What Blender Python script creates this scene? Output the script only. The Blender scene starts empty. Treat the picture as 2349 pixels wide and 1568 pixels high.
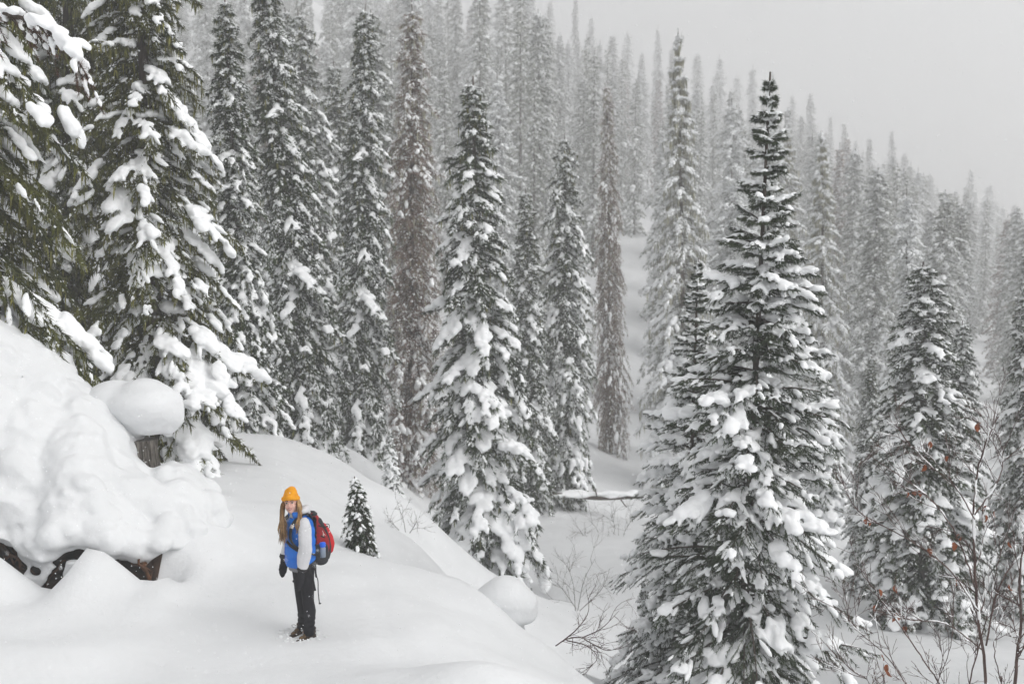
import bpy, bmesh, math, random
import numpy as np
from mathutils import Vector, Matrix, Euler

R = math.radians
rnd = random.Random(7)
scene = bpy.context.scene
COL = scene.collection

# ------------------------------------------------------------------ camera
CAM_Z = 4.3
PITCH = R(5.0)
FPX = 35.0 / 36.0 * 2349.0          # focal length in pixels of the 2349 px wide view
cam_data = bpy.data.cameras.new('camera')
cam = bpy.data.objects.new('camera', cam_data)
COL.objects.link(cam)
cam.location = (0, 0, CAM_Z)
cam.rotation_euler = (R(90) - PITCH, 0, 0)
cam_data.lens = 35
cam_data.sensor_width = 36
cam_data.clip_end = 3000
cam_data.dof.use_dof = True
cam_data.dof.focus_distance = 11.6
cam_data.dof.aperture_fstop = 1.7
scene.camera = cam

# ------------------------------------------------------------------ sky, sun, exposure
SUN_EL, SUN_AZ = 42.0, 112.0         # overcast: a very soft sun on the right, a little behind the camera
world = bpy.data.worlds.new('World')
scene.world = world
world.use_nodes = True
nt = world.node_tree
nt.nodes.clear()
out = nt.nodes.new('ShaderNodeOutputWorld')
bg = nt.nodes.new('ShaderNodeBackground')
sky = nt.nodes.new('ShaderNodeTexSky')
sky.sky_type = 'NISHITA'
sky.sun_disc = False
sky.sun_elevation = R(SUN_EL)
sky.sun_rotation = R(SUN_AZ)
sky.air_density = 1.0
sky.dust_density = 6.0
sky.ozone_density = 1.0
hsv = nt.nodes.new('ShaderNodeHueSaturation')
hsv.inputs['Saturation'].default_value = 0.08   # cloud deck: no blue comes through
tc = nt.nodes.new('ShaderNodeTexCoord')
nz = nt.nodes.new('ShaderNodeTexNoise')
nz.inputs['Scale'].default_value = 2.2
nz.inputs['Detail'].default_value = 4
mr = nt.nodes.new('ShaderNodeMapRange')
mr.inputs['To Min'].default_value = 0.80
mr.inputs['To Max'].default_value = 1.12
mul = nt.nodes.new('ShaderNodeMixRGB')
mul.blend_type = 'MULTIPLY'
mul.inputs['Fac'].default_value = 1.0
nt.links.new(sky.outputs[0], hsv.inputs['Color'])
nt.links.new(tc.outputs['Generated'], nz.inputs['Vector'])
nt.links.new(nz.outputs['Fac'], mr.inputs['Value'])
nt.links.new(hsv.outputs[0], mul.inputs['Color1'])
nt.links.new(mr.outputs[0], mul.inputs['Color2'])
nt.links.new(mul.outputs[0], bg.inputs['Color'])
bg.inputs['Strength'].default_value = 0.15
nt.links.new(bg.outputs[0], out.inputs['Surface'])

sun_data = bpy.data.lights.new('sun', 'SUN')
sun_data.energy = 0.5
sun_data.angle = R(80)
sun_data.color = (1.0, 0.985, 0.96)
sun = bpy.data.objects.new('sun', sun_data)
COL.objects.link(sun)
sun.rotation_euler = (R(90 - SUN_EL), 0, R(180 - SUN_AZ))
sun.location = (30, 20, 80)

scene.view_settings.view_transform = 'Standard'
scene.view_settings.look = 'None'
scene.view_settings.exposure = 0.20
scene.view_settings.gamma = 1.0
scene.view_settings.use_curve_mapping = False
cy = scene.cycles
cy.use_denoising = True
cy.max_bounces = 9
cy.diffuse_bounces = 7
cy.glossy_bounces = 1
cy.transmission_bounces = 2
cy.transparent_max_bounces = 4
cy.volume_bounces = 4
cy.use_adaptive_sampling = True
cy.adaptive_threshold = 0.02
cy.caustics_reflective = False
cy.caustics_refractive = False

HAZE_DENSITY = 0.0034

# ------------------------------------------------------------------ helpers
def at(px, py, Y):
    """world point at distance Y (along +Y) that projects to px,py of the 2349x1568 view"""
    u = (px - 1174.5) / FPX
    v = (784.0 - py) / FPX
    cp, sp = math.cos(PITCH), math.sin(PITCH)
    dx, dy, dz = u, cp + v * sp, -sp + v * cp
    k = Y / dy
    return (dx * k, Y, CAM_Z + dz * k)

def at_z(px, py, z):
    u = (px - 1174.5) / FPX
    v = (784.0 - py) / FPX
    cp, sp = math.cos(PITCH), math.sin(PITCH)
    dx, dy, dz = u, cp + v * sp, -sp + v * cp
    k = (z - CAM_Z) / dz
    return (dx * k, dy * k, z)

def tag(o, label=None, cat=None, group=None, kind=None):
    if label: o['label'] = label
    if cat: o['category'] = cat
    if group: o['group'] = group
    if kind: o['kind'] = kind
    return o

def empty(name, loc=(0, 0, 0), **kw):
    o = bpy.data.objects.new(name, None)
    o.location = loc
    COL.objects.link(o)
    tag(o, **kw)
    return o

def mesh_np(name, V, F, mat, parent=None, smooth=True):
    """F: (n,3) or (n,4) array"""
    V = np.asarray(V, dtype=np.float32); F = np.asarray(F, dtype=np.int32)
    me = bpy.data.meshes.new(name)
    me.vertices.add(len(V)); me.vertices.foreach_set('co', V.ravel())
    k = F.shape[1]
    me.loops.add(F.size); me.loops.foreach_set('vertex_index', F.ravel())
    me.polygons.add(len(F))
    me.polygons.foreach_set('loop_start', np.arange(0, F.size, k, dtype=np.int32))
    me.polygons.foreach_set('loop_total', np.full(len(F), k, dtype=np.int32))
    me.polygons.foreach_set('use_smooth', np.full(len(F), bool(smooth)))
    me.update(calc_edges=True)
    if mat: me.materials.append(mat)
    o = bpy.data.objects.new(name, me)
    COL.objects.link(o)
    if parent: o.parent = parent
    return o

def ico_arrays(sub):
    bm = bmesh.new()
    bmesh.ops.create_icosphere(bm, subdivisions=sub, radius=1.0)
    V = np.array([v.co[:] for v in bm.verts]); F = np.array([[v.index for v in f.verts] for f in bm.faces])
    bm.free()
    return V, F

ICO = {s: ico_arrays(s) for s in (1, 2, 3, 4)}

def lumpy(sub, rng, amp, n=8):
    V, F = ICO[sub]
    out = []
    for _ in range(n):
        d = np.zeros(len(V))
        for f in (1.6, 2.6, 4.2):
            k = rng.normal(size=(3, 3)) * f
            ph = rng.uniform(0, 6.28, 3)
            d += np.sin(V @ k.T + ph).sum(1) / 3 / f * 1.6
        out.append(V * (1 + amp * d)[:, None])
    return np.array(out), F

class Noise3:
    def __init__(s, rng, freq, n=7):
        s.k = rng.normal(size=(n, 3)) * freq
        s.p = rng.uniform(0, 6.28, n)
    def __call__(s, P):
        return np.sin(P @ s.k.T + s.p).sum(-1) / math.sqrt(len(s.p)) * 0.9

def blobs(rng, C, D, A, B, T, sub=2, amp=0.22):
    """lumpy ellipsoids: centres C, long axis D (unit), half sizes A (along D), B (sideways), T (up)"""
    n = len(C)
    if n == 0: return np.zeros((0, 3)), np.zeros((0, 3), int)
    var, F = lumpy(sub, rng, amp)
    L = var[rng.integers(0, len(var), n)]
    up = np.tile([0., 0, 1], (n, 1))
    S = np.cross(up, D); nl = np.linalg.norm(S, axis=1, keepdims=True)
    S = np.where(nl > 1e-4, S / np.maximum(nl, 1e-4), [1, 0, 0])
    U = np.cross(D, S)
    flip = rng.choice([-1., 1.], n)
    P = (C[:, None, :] + L[:, :, 0:1] * (A[:, None] * 1.0)[:, :, None] * D[:, None, :]
         + L[:, :, 1:2] * (B * flip)[:, None, None] * S[:, None, :]
         + L[:, :, 2:3] * T[:, None, None] * U[:, None, :])
    nv = L.shape[1]
    FF = (F[None] + (np.arange(n) * nv)[:, None, None])
    FF = np.where((flip < 0)[:, None, None], FF[:, :, ::-1], FF)
    return P.reshape(-1, 3), FF.reshape(-1, 3)

def tube_arrays(pts, rad, n=6, cap=True):
    pts = np.asarray(pts, float); m = len(pts)
    rad = np.asarray(rad, float) * np.ones(m)
    T = np.gradient(pts, axis=0); T /= np.maximum(np.linalg.norm(T, axis=1, keepdims=True), 1e-9)
    ref = np.array([0, 0, 1.]) if abs(T[:, 2]).mean() < 0.8 else np.array([1., 0, 0])
    S = np.cross(T, ref); S /= np.maximum(np.linalg.norm(S, axis=1, keepdims=True), 1e-9)
    U = np.cross(S, T)
    a = np.arange(n) * 2 * math.pi / n
    V = pts[:, None] + rad[:, None, None] * (np.cos(a)[None, :, None] * S[:, None] + np.sin(a)[None, :, None] * U[:, None])
    V = V.reshape(-1, 3)
    F = []
    for i in range(m - 1):
        for j in range(n):
            a0, a1, b0, b1 = i * n + j, i * n + (j + 1) % n, (i + 1) * n + j, (i + 1) * n + (j + 1) % n
            F += [(a0, a1, b1), (a0, b1, b0)]
    if cap:
        for base, fl in ((0, True), ((m - 1) * n, False)):
            for j in range(1, n - 1):
                f = (base, base + j, base + j + 1)
                F.append(f[::-1] if fl else f)
    return V, np.array(F)

class Acc:
    def __init__(s): s.V = []; s.F = []; s.n = 0
    def add(s, V, F):
        if len(V) == 0: return
        s.V.append(np.asarray(V, float)); s.F.append(np.asarray(F) + s.n); s.n += len(V)
    def tube(s, pts, rad, n=6): s.add(*tube_arrays(pts, rad, n))
    def build(s, name, mat, parent=None, smooth=True):
        return mesh_np(name, np.concatenate(s.V), np.concatenate(s.F), mat, parent, smooth)

def remesh(name, V, F, mat, voxel, parent=None, smooth_it=4, disp=None):
    """fuse overlapping closed shells into one skin"""
    tmp = mesh_np(name + '_tmp', V, F, None)
    m = tmp.modifiers.new('r', 'REMESH'); m.mode = 'VOXEL'; m.voxel_size = voxel; m.use_smooth_shade = True
    if smooth_it:
        sm = tmp.modifiers.new('s', 'SMOOTH'); sm.factor = 0.5; sm.iterations = smooth_it
    dg = bpy.context.evaluated_depsgraph_get()
    me = bpy.data.meshes.new_from_object(tmp.evaluated_get(dg))
    old = tmp.data
    bpy.data.objects.remove(tmp); bpy.data.meshes.remove(old)
    me.name = name
    me.materials.clear()
    if mat: me.materials.append(mat)
    n = len(me.vertices)
    if disp is not None:
        co = np.empty(n * 3, np.float32); me.vertices.foreach_get('co', co)
        no = np.empty(n * 3, np.float32); me.vertices.foreach_get('normal', no)
        co = co.reshape(-1, 3); no = no.reshape(-1, 3)
        co = co + no * disp(co)[:, None]
        me.vertices.foreach_set('co', co.astype(np.float32).ravel())
    me.polygons.foreach_set('use_smooth', np.ones(len(me.polygons), bool))
    me.update()
    o = bpy.data.objects.new(name, me)
    COL.objects.link(o)
    if parent: o.parent = parent
    return o

# ------------------------------------------------------------------ materials
def material(name, col, rough=0.8, col2=None, scale=3.0, island=0.0, bump=0.0, bscale=30.0, spec=0.3,
             contrast=(0.35, 0.65), sss=0.0, stretch=None):
    m = bpy.data.materials.new(name); m.use_nodes = True
    nt = m.node_tree; b = nt.nodes['Principled BSDF']
    b.inputs['Roughness'].default_value = rough
    b.inputs['Specular IOR Level'].default_value = spec
    tcn = nt.nodes.new('ShaderNodeTexCoord')
    vec = tcn.outputs['Object']
    if stretch:
        mp = nt.nodes.new('ShaderNodeMapping'); mp.inputs['Scale'].default_value = stretch
        nt.links.new(vec, mp.inputs['Vector']); vec = mp.outputs[0]
    src = None
    if col2:
        n = nt.nodes.new('ShaderNodeTexNoise'); n.inputs['Scale'].default_value = scale; n.inputs['Detail'].default_value = 5
        r = nt.nodes.new('ShaderNodeValToRGB')
        r.color_ramp.elements[0].position = contrast[0]; r.color_ramp.elements[1].position = contrast[1]
        r.color_ramp.elements[0].color = (*col, 1); r.color_ramp.elements[1].color = (*col2, 1)
        nt.links.new(vec, n.inputs['Vector']); nt.links.new(n.outputs['Fac'], r.inputs[0])
        src = r.outputs[0]
    if island:
        g = nt.nodes.new('ShaderNodeNewGeometry')
        mr = nt.nodes.new('ShaderNodeMapRange'); mr.inputs['To Min'].default_value = 1 - island; mr.inputs['To Max'].default_value = 1 + island
        mx = nt.nodes.new('ShaderNodeMixRGB'); mx.blend_type = 'MULTIPLY'; mx.inputs['Fac'].default_value = 1
        nt.links.new(g.outputs['Random Per Island'], mr.inputs['Value'])
        if src: nt.links.new(src, mx.inputs['Color1'])
        else: mx.inputs['Color1'].default_value = (*col, 1)
        nt.links.new(mr.outputs[0], mx.inputs['Color2'])
        src = mx.outputs[0]
    if src: nt.links.new(src, b.inputs['Base Color'])
    else: b.inputs['Base Color'].default_value = (*col, 1)
    if bump:
        n = nt.nodes.new('ShaderNodeTexNoise'); n.inputs['Scale'].default_value = bscale; n.inputs['Detail'].default_value = 6
        bp = nt.nodes.new('ShaderNodeBump'); bp.inputs['Strength'].default_value = bump; bp.inputs['Distance'].default_value = 0.02
        nt.links.new(vec, n.inputs['Vector']); nt.links.new(n.outputs['Fac'], bp.inputs['Height']); nt.links.new(bp.outputs[0], b.inputs['Normal'])
    return m

M = {}
M['snow_ground'] = material('ground_snow', (0.71, 0.72, 0.73), 0.95, (0.75, 0.76, 0.77), 1.3, bump=0.6, bscale=11, spec=0.15)
M['snow'] = material('clinging_snow', (0.92, 0.93, 0.94), 0.95, spec=0.15, bump=0.25, bscale=14)
M['needle_dark'] = material('dark_fir_needles', (0.013, 0.025, 0.008), 0.75, (0.042, 0.066, 0.018), 1.2, island=0.5, spec=0.25)
M['needle_olive'] = material('olive_fir_needles', (0.022, 0.030, 0.006), 0.75, (0.095, 0.100, 0.016), 0.9, island=0.5, spec=0.25)
M['needle_young'] = material('young_fir_needles', (0.020, 0.035, 0.018), 0.7, (0.048, 0.066, 0.028), 2.0, island=0.5, spec=0.25)
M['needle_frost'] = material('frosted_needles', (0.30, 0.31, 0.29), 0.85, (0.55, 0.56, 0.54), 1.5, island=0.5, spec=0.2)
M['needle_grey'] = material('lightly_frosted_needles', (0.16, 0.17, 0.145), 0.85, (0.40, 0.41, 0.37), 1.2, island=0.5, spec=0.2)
M['needle_rusty'] = material('rusty_needles', (0.030, 0.028, 0.012), 0.8, (0.11, 0.045, 0.030), 4.0, island=0.5, spec=0.2)
M['twig_brown'] = material('bare_brown_twigs', (0.15, 0.095, 0.075), 0.9, (0.30, 0.225, 0.19), 1.5, island=0.4, spec=0.1)
M['lichen'] = material('hanging_lichen', (0.10, 0.105, 0.022), 0.95, (0.22, 0.21, 0.065), 2.0, island=0.5, spec=0.1)
M['lichen_pale'] = material('pale_hanging_lichen', (0.24, 0.23, 0.15), 0.95, (0.42, 0.41, 0.33), 2.0, island=0.4, spec=0.1)
M['bark'] = material('bark', (0.035, 0.026, 0.020), 0.95, (0.10, 0.078, 0.062), 6.0, bump=0.8, bscale=18, stretch=(3, 3, 0.6))
M['bark_grey'] = material('weathered_wood', (0.045, 0.038, 0.032), 0.95, (0.22, 0.20, 0.175), 5.0, bump=0.9, bscale=25, stretch=(8, 8, 0.9))
M['soil'] = material('bare_earth', (0.010, 0.007, 0.005), 0.95, (0.045, 0.022, 0.012), 5.0, bump=0.9, bscale=12)
M['root'] = material('root_bark', (0.035, 0.018, 0.010), 0.9, (0.12, 0.05, 0.02), 8.0)
M['stem_red'] = material('reddish_shrub_bark', (0.055, 0.030, 0.026), 0.8, (0.11, 0.068, 0.058), 6.0)
M['stem_pale'] = material('pale_shrub_bark', (0.16, 0.15, 0.145), 0.85, (0.28, 0.27, 0.26), 6.0)
M['leaf'] = material('withered_leaf', (0.30, 0.085, 0.022), 0.7, (0.15, 0.045, 0.02), 20.0, island=0.5)

# ------------------------------------------------------------------ terrain
def tps_fit(P, z, lam=1e-3):
    P = np.asarray(P, float); n = len(P)
    sc = 30.0
    Q = P / sc
    r = np.linalg.norm(Q[:, None] - Q[None], axis=2)
    K = np.where(r > 0, r * r * np.log(np.maximum(r, 1e-9)), 0) + lam * np.eye(n)
    A = np.zeros((n + 3, n + 3)); A[:n, :n] = K
    A[:n, n] = 1; A[:n, n + 1:] = Q; A[n, :n] = 1; A[n + 1:, :n] = Q.T
    w = np.linalg.solve(A, np.concatenate([z, [0, 0, 0]]))
    def f(x, y):
        x = np.asarray(x, float) / sc; y = np.asarray(y, float) / sc
        o = w[n] + w[n + 1] * x + w[n + 2] * y
        for i in range(n):
            rr = (x - Q[i, 0]) ** 2 + (y - Q[i, 1]) ** 2
            o = o + w[i] * 0.5 * rr * np.log(np.maximum(rr, 1e-12))
        return o
    return f

VAL = [  # px, py, Y of visible ground beyond the trail edge
    (480, 1150, 17.5), (560, 1095, 19.5), (600, 1035, 24), (700, 1035, 30), (800, 1075, 27), (950, 1150, 24), (860, 1060, 34),
    (650, 1180, 17), (760, 1235, 16.0), (900, 1290, 16.8), (820, 1180, 20), (950, 1240, 20), (1000, 1340, 21), (1100, 1430, 21), (1100, 1405, 30),
    (1000, 1190, 36), (1300, 1560, 20), (1300, 1440, 24), (1250, 1330, 31), (1350, 1250, 34), (1300, 1180, 40), (1400, 1060, 50),
    (1300, 920, 65), (1445, 1000, 58), (1445, 830, 78), (1445, 650, 105), (1450, 480, 150), (1500, 350, 270),
    (1450, 1570, 17), (1690, 1640, 14.5), (1960, 1500, 17), (2100, 1470, 22), (2300, 1480, 22), (2200, 1640, 10.5), (2400, 1640, 11),
    (1550, 1170, 44), (1800, 1150, 42), (1900, 1200, 33), (1800, 950, 70), (1800, 750, 110), (1800, 600, 165), (1800, 450, 270),
    (2300, 1250, 34), (2300, 1020, 58), (2300, 850, 105), (2300, 760, 165), (2300, 690, 270),
    (300, 1010, 30), (300, 850, 60), (300, 520, 110), (300, 130, 180), (300, -170, 270),
    (800, 980, 45), (800, 800, 72), (800, 560, 115), (800, 300, 180), (800, 50, 270), (-400, -450, 270), (-300, 600, 60),
    (2900, 1200, 34), (2900, 950, 105), (2900, 830, 270), (1150, 250, 250),
]
VP = [at(*v) for v in VAL]
VX = [(p[0], p[1]) for p in VP] + [(-25, 5), (25, -5), (60, 0), (0, -30), (-200, 470), (0, 470), (200, 470), (-60, 0)]
VZ = [p[2] for p in VP] + [6.0, -1.2, -8.0, 0.5, 80.0, 25.0, -10.0, 25.0]
f_val = tps_fit(VX, np.array(VZ), 2e-4)

TRL = [(690, 1455, 0.0), (690, 1540, 0.02), (400, 1568, 0.05), (1000, 1560, -0.15), (1200, 1560, -0.5), (1000, 1420, -0.12), (900, 1350, -0.05),
       (780, 1252, 0.0), (960, 1308, -0.22), (1100, 1394, -0.55), (1250, 1484, -0.95), (1350, 1568, -1.15), (600, 1300, 0.05), (500, 1200, 0.15),
       (440, 1160, 0.20), (560, 1150, 0.10), (130, 1350, 0.10), (300, 1420, 0.05), (0, 1480, 0.15), (380, 1290, 0.12), (0, 1300, 0.25)]
TP = [at_z(*t) for t in TRL]
TX = [(p[0], p[1]) for p in TP] + [(-3, 2), (1.5, 2), (-6, 6), (0, -15), (-9, 12), (-15, 12), (6, 10), (2, 16), (-8, 19)]
TZ = [p[2] for p in TP] + [0.1, 0.1, 0.15, 0.3, 0.4, 2.0, -1.6, -1.0, 0.2]
f_trl = tps_fit(TX, np.array(TZ), 2e-4)

EDGE = [at_z(640, 1120, 0.0)[:2]] + [at_z(*t)[:2] for t in
        [(700, 1200, 0.0), (780, 1250, 0.0), (870, 1284, -0.1), (960, 1306, -0.22), (1030, 1340, -0.35), (1100, 1392, -0.55), (1180, 1440, -0.75), (1250, 1482, -0.95), (1350, 1566, -1.15)]] + [(2.6, 9.0), (3.4, 4.0), (5, -4), (8, -40)]
EDGE = np.array([(-6.0, 24.0)] + EDGE) if False else np.array([(-7.5, 30.0), (-5.2, 20.0)] + list(EDGE))

def edge_sd(x, y):
    """signed distance to the trail edge polyline, positive on the valley side"""
    x = np.asarray(x, float); y = np.asarray(y, float)
    best = np.full(x.shape, 1e9); sg = np.zeros(x.shape)
    for (x0, y0), (x1, y1) in zip(EDGE[:-1], EDGE[1:]):
        dx, dy = x1 - x0, y1 - y0
        t = np.clip(((x - x0) * dx + (y - y0) * dy) / (dx * dx + dy * dy), 0, 1)
        ex, ey = x - (x0 + t * dx), y - (y0 + t * dy)
        d = np.hypot(ex, ey)
        c = dx * (y - y0) - dy * (x - x0)
        m = d < best
        best = np.where(m, d, best); sg = np.where(m, np.sign(c), sg)
    return best * sg

def smooth(a, b, t):
    t = np.clip((t - a) / (b - a), 0, 1)
    return t * t * (3 - 2 * t)

nrng = np.random.default_rng(3)
N1, N2, N3 = Noise3(nrng, 0.09), Noise3(nrng, 0.8), Noise3(nrng, 3.0)
MOUNDS = []   # x, y, height, sx, sy, rotation
def mound(px, py, Y, h, sx, sy):
    p = at(px, py, Y); MOUNDS.append((p[0], p[1], h, sx, sy))
mound(1180, 1540, 9.35, 0.62, 0.95, 0.50)     # rounded hump at the lower edge of the view
#mound(205, 1300, 12.15, 0.55, 0.27, 0.32)     # hummocks before the hollow under the bank
#mound(275, 1330, 12.0, 0.16, 0.30, 0.30)
#mound(-20, 1320, 12.1, 0.62, 0.27, 0.40)
#mound(-150, 1320, 12.1, 0.8, 0.6, 0.40)
mound(1150, 1425, 14.15, 0.42, 0.55, 0.5)
mound(420, 1230, 13.6, 0.40, 0.45, 0.6)
mound(470, 1170, 15.0, 0.30, 0.6, 0.8)
mound(180, 1290, 11.75, 0.10, 0.5, 0.35); mound(330, 1390, 11.6, 0.13, 0.35, 0.3); mound(90, 1450, 10.9, 0.16, 0.5, 0.3)
mound(230, 1500, 10.6, 0.10, 0.35, 0.35)
mound(60, 1540, 10.0, 0.14, 0.5, 0.3)

#mound(125, 1350, 12.75, -0.38, 0.36, 0.30)   # the dark hollows
#mound(312, 1325, 12.95, -0.32, 0.26, 0.28)
#mound(25, 1315, 12.75, -0.25, 0.22, 0.25)

SILP = [(-400, 1240), (-120, 1240), (0, 1256), (30, 1288), (60, 1328), (100, 1346), (137, 1354), (150, 1338), (165, 1300), (178, 1268), (190, 1253), (206, 1247), (222, 1248), (238, 1258), (268, 1286), (300, 1312), (318, 1334), (340, 1327), (375, 1312), (430, 1290)]
SIL = [at(px, py, 12.1) for px, py in SILP]
SILX = np.linspace(SIL[0][0], SIL[-1][0], 700)
SILZ = np.convolve(np.pad(np.interp(SILX, [q[0] for q in SIL], [q[2] for q in SIL]), 30, mode='edge'), np.hanning(63)[1:-1] / np.hanning(63).sum(), 'valid')[:700]
BANK_Y = [(-9.5, 12.2), (-8, 12.9), (-6.2, 13.3), (-5.2, 13.6), (-4.6, 14.6), (-4.3, 16.5)]
def terrain(x, y):
    x = np.asarray(x, float); y = np.asarray(y, float)
    zt = f_trl(x, y); zv = f_val(x, y)
    s = edge_sd(x, y)
    near = smooth(30, 20, y)
    w = smooth(-0.1, 1.6, s)
    w = 1 - (1 - w) * near * smooth(-30, -18, x)
    z = zt * (1 - w) + zv * w
    # a crisper drop just beyond the edge in front
    drop = smooth(0.0, 1.5, s) * smooth(-3.2, -0.4, x) * smooth(19, 14, y) * smooth(6, 3, s)
    z = z - 0.9 * drop
    # rising ground behind the left snow bank
    yb = np.interp(x, [b[0] for b in BANK_Y], [b[1] for b in BANK_Y])
    hb = np.interp(x, [-12, -7.2, -6.4, -5.8, -5.3, -5.0, -4.6], [3.8, 2.5, 1.9, 1.2, 0.6, 0.25, 0.0])
    z = z + hb * smooth(0.15, 1.0, y - yb) * smooth(3.4, 1.4, y - yb)
    for mx, my, h, sx, sy in MOUNDS:
        z = z + h * np.exp(-0.5 * (((x - mx) / sx) ** 2 + ((y - my) / sy) ** 2))
    # hummocks in front of the hollow under the bank, and the hollow itself
    zs = np.interp(x, SILX, SILZ)
    on = smooth(-4.05, -4.4, x) * smooth(-12, -9, x)
    w2 = np.where(y < 12.1, np.exp(-0.5 * ((y - 12.1) / 0.42) ** 2), np.exp(-0.5 * ((y - 12.1) / 0.22) ** 2)) * on
    z = z * (1 - w2) + zs * w2
    z = z - 0.40 * np.exp(-0.5 * ((y - 12.78) / 0.24) ** 2) * smooth(-4.15, -4.6, x) * smooth(-12, -9, x)
    P = np.stack([x, y, np.zeros_like(x)], -1)
    far = smooth(14, 60, y)
    z = z + N1(P) * 0.9 * far + N2(P) * (0.035 + 0.14 * smooth(15, 30, y)) + N3(P) * 0.014 + N3(P * 1.9) * .008
    # lumpier trail-side snow on the left
    z = z + N2(P * 2.3) * 0.045 * smooth(-3.3, -4.6, x) * smooth(20, 14, y)
    return z

def tz(x, y):
    return float(terrain(np.array([x]), np.array([y]))[0])

def build_ground():
    nx, ny = 400, 480
    a = np.linspace(-1, 1, nx)
    xs = np.sign(a) * (np.abs(a) * 14 + np.abs(a) ** 4.0 * 420)
    b = np.linspace(0, 1, ny)
    ys = 2.0 + b * 28 + b ** 3.5 * 470
    ys = np.concatenate([np.linspace(-60, 1.5, 40), ys])
    X, Y = np.meshgrid(xs, ys)
    Z = terrain(X.ravel(), Y.ravel()).reshape(X.shape)
    V = np.stack([X.ravel(), Y.ravel(), Z.ravel()], -1)
    h, w = X.shape
    i = (np.arange(h - 1)[:, None] * w + np.arange(w - 1)[None]).ravel()
    F = np.stack([i, i + 1, i + 1 + w, i + w], -1)
    g = mesh_np('snow_ground', V, F, M['snow_ground'])
    tag(g, 'white snow over trail, valley floor and hillside', kind='structure')
    return V
GV = build_ground()

# ------------------------------------------------------------------ snow bank on the left, with its hollow
rng = np.random.default_rng(11)
def poly_y(px, pts):
    return np.interp(px, [p[0] for p in pts], [p[1] for p in pts])

def bank():
    top = [(-260, 640), (-100, 700), (0, 765), (60, 795), (110, 842), (170, 888), (215, 925), (250, 990), (285, 1062), (320, 1105), (346, 1122), (357, 1105), (368, 1064), (400, 1070), (440, 1108), (464, 1155), (480, 1225)]
    bot = [(-260, 1225), (-60, 1230), (0, 1243), (30, 1256), (60, 1290), (88, 1300), (106, 1286), (131, 1262), (166, 1256), (195, 1250), (240, 1266), (285, 1276), (310, 1288), (335, 1290), (352, 1275), (385, 1262), (410, 1278), (440, 1292), (478, 1290)]
    C, Rr = [], []
    def ysurf(px, f):
        side = np.interp(px, [-300, 200, 300, 345, 400, 478], [0, .05, .22, .42, .75, 1.15])
        return 12.5 + (1.9 - side) * (1 - f) ** 1.2 + side + 0.10 * math.sin(px * 0.019 + f * 2.2) + .05 * math.sin(px * .05 + 5 * f) - .22 * math.sin(f * math.pi)
    for px in np.arange(-260, 474, 11.0):
        t, b = poly_y(px, top), poly_y(px, bot)
        n = max(3, int((b - t) / 11))
        for k in range(n + 1):
            f = k / n; py = t + (b - t) * f
            Y = ysurf(px, f)
            r = .30 if (f < .5 and px < 90) else .19
            if px > 360: r = .15
            x, y, z = at(px, py, Y)
            ztop = at(px, t, Y)[2]; zt, zl = ztop - r * .9, at(px, b, Y)[2]
            z = max(min(z, zt), zl + r * (.85 + .3 * rnd.random()))
            if 60 < px < 352: x -= r * .85 * (1 - f)
            C.append((x, y + r, z)); Rr.append(r)
            if k % 2 == 0 and f < .8:
                rb = .38 if px < 340 else .26
                C.append((x - .12, y + r + .5, min(max(z - .1, zl + .62), ztop - rb - .06))); Rr.append(rb)
    # cauliflower lumps, denser to the right and below
    for _ in range(330):
        px = rnd.uniform(-240, 474)
        t, b = poly_y(px, top), poly_y(px, bot)
        f = rnd.uniform(.35 if px > 330 else .58, 1.0)
        py = t + (b - t) * f
        Y = ysurf(px, f)
        r = rnd.choice([rnd.uniform(.05, .10), rnd.uniform(.10, .22)])
        x, y, z = at(px, py, Y)
        z = max(z, at(px, b, Y)[2] + r * rnd.uniform(.4, 1.1))
        C.append((x, y + r * rnd.uniform(-.15, .4), z)); Rr.append(r)
    # broken fringe along the lip
    for _ in range(120):
        px = rnd.uniform(-60, 420)
        b = poly_y(px, bot) - 6
        x, y, z = at(px, b + rnd.uniform(-12, 8), ysurf(px, 1) + .15); r = rnd.uniform(.03, .085)
        C.append((x, y, z)); Rr.append(r)
    # little snow lumps on the roots in the hollow
    for px, py, r in ((60, 1318, .09), (78, 1325, .06), (95, 1328, .07), (105, 1312, .06), (60, 1340, .08), (88, 1342, .055), (122, 1300, .05), (168, 1292, .10), (160, 1306, .08), (155, 1318, .07)):
        x, y, z = at(px, py, 12.6); C.append((x, y, z)); Rr.append(r)
    C = np.array(C); Rr = np.array(Rr)
    D = np.tile([1., 0, 0], (len(C), 1))
    V, F = blobs(rng, C, D, Rr * rng.uniform(.85, 1.35, len(C)), Rr, Rr * rng.uniform(.7, 1.0, len(C)), sub=2, amp=0.22)
    nb1, nb2, nb3 = Noise3(rng, 1.6), Noise3(rng, 6.0), Noise3(rng, 16.0)
    o = remesh('snow_bank', V, F, M['snow_ground'], 0.030, smooth_it=9, disp=lambda c: nb1(c) * 0.035 + (nb2(c) * 0.007 + nb3(c) * .005) * smooth(2.6, 1.2, c[:, 2]))
    tag(o, 'overhanging trailside snow bank with lumpy lower edge', kind='structure')
bank()

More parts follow.
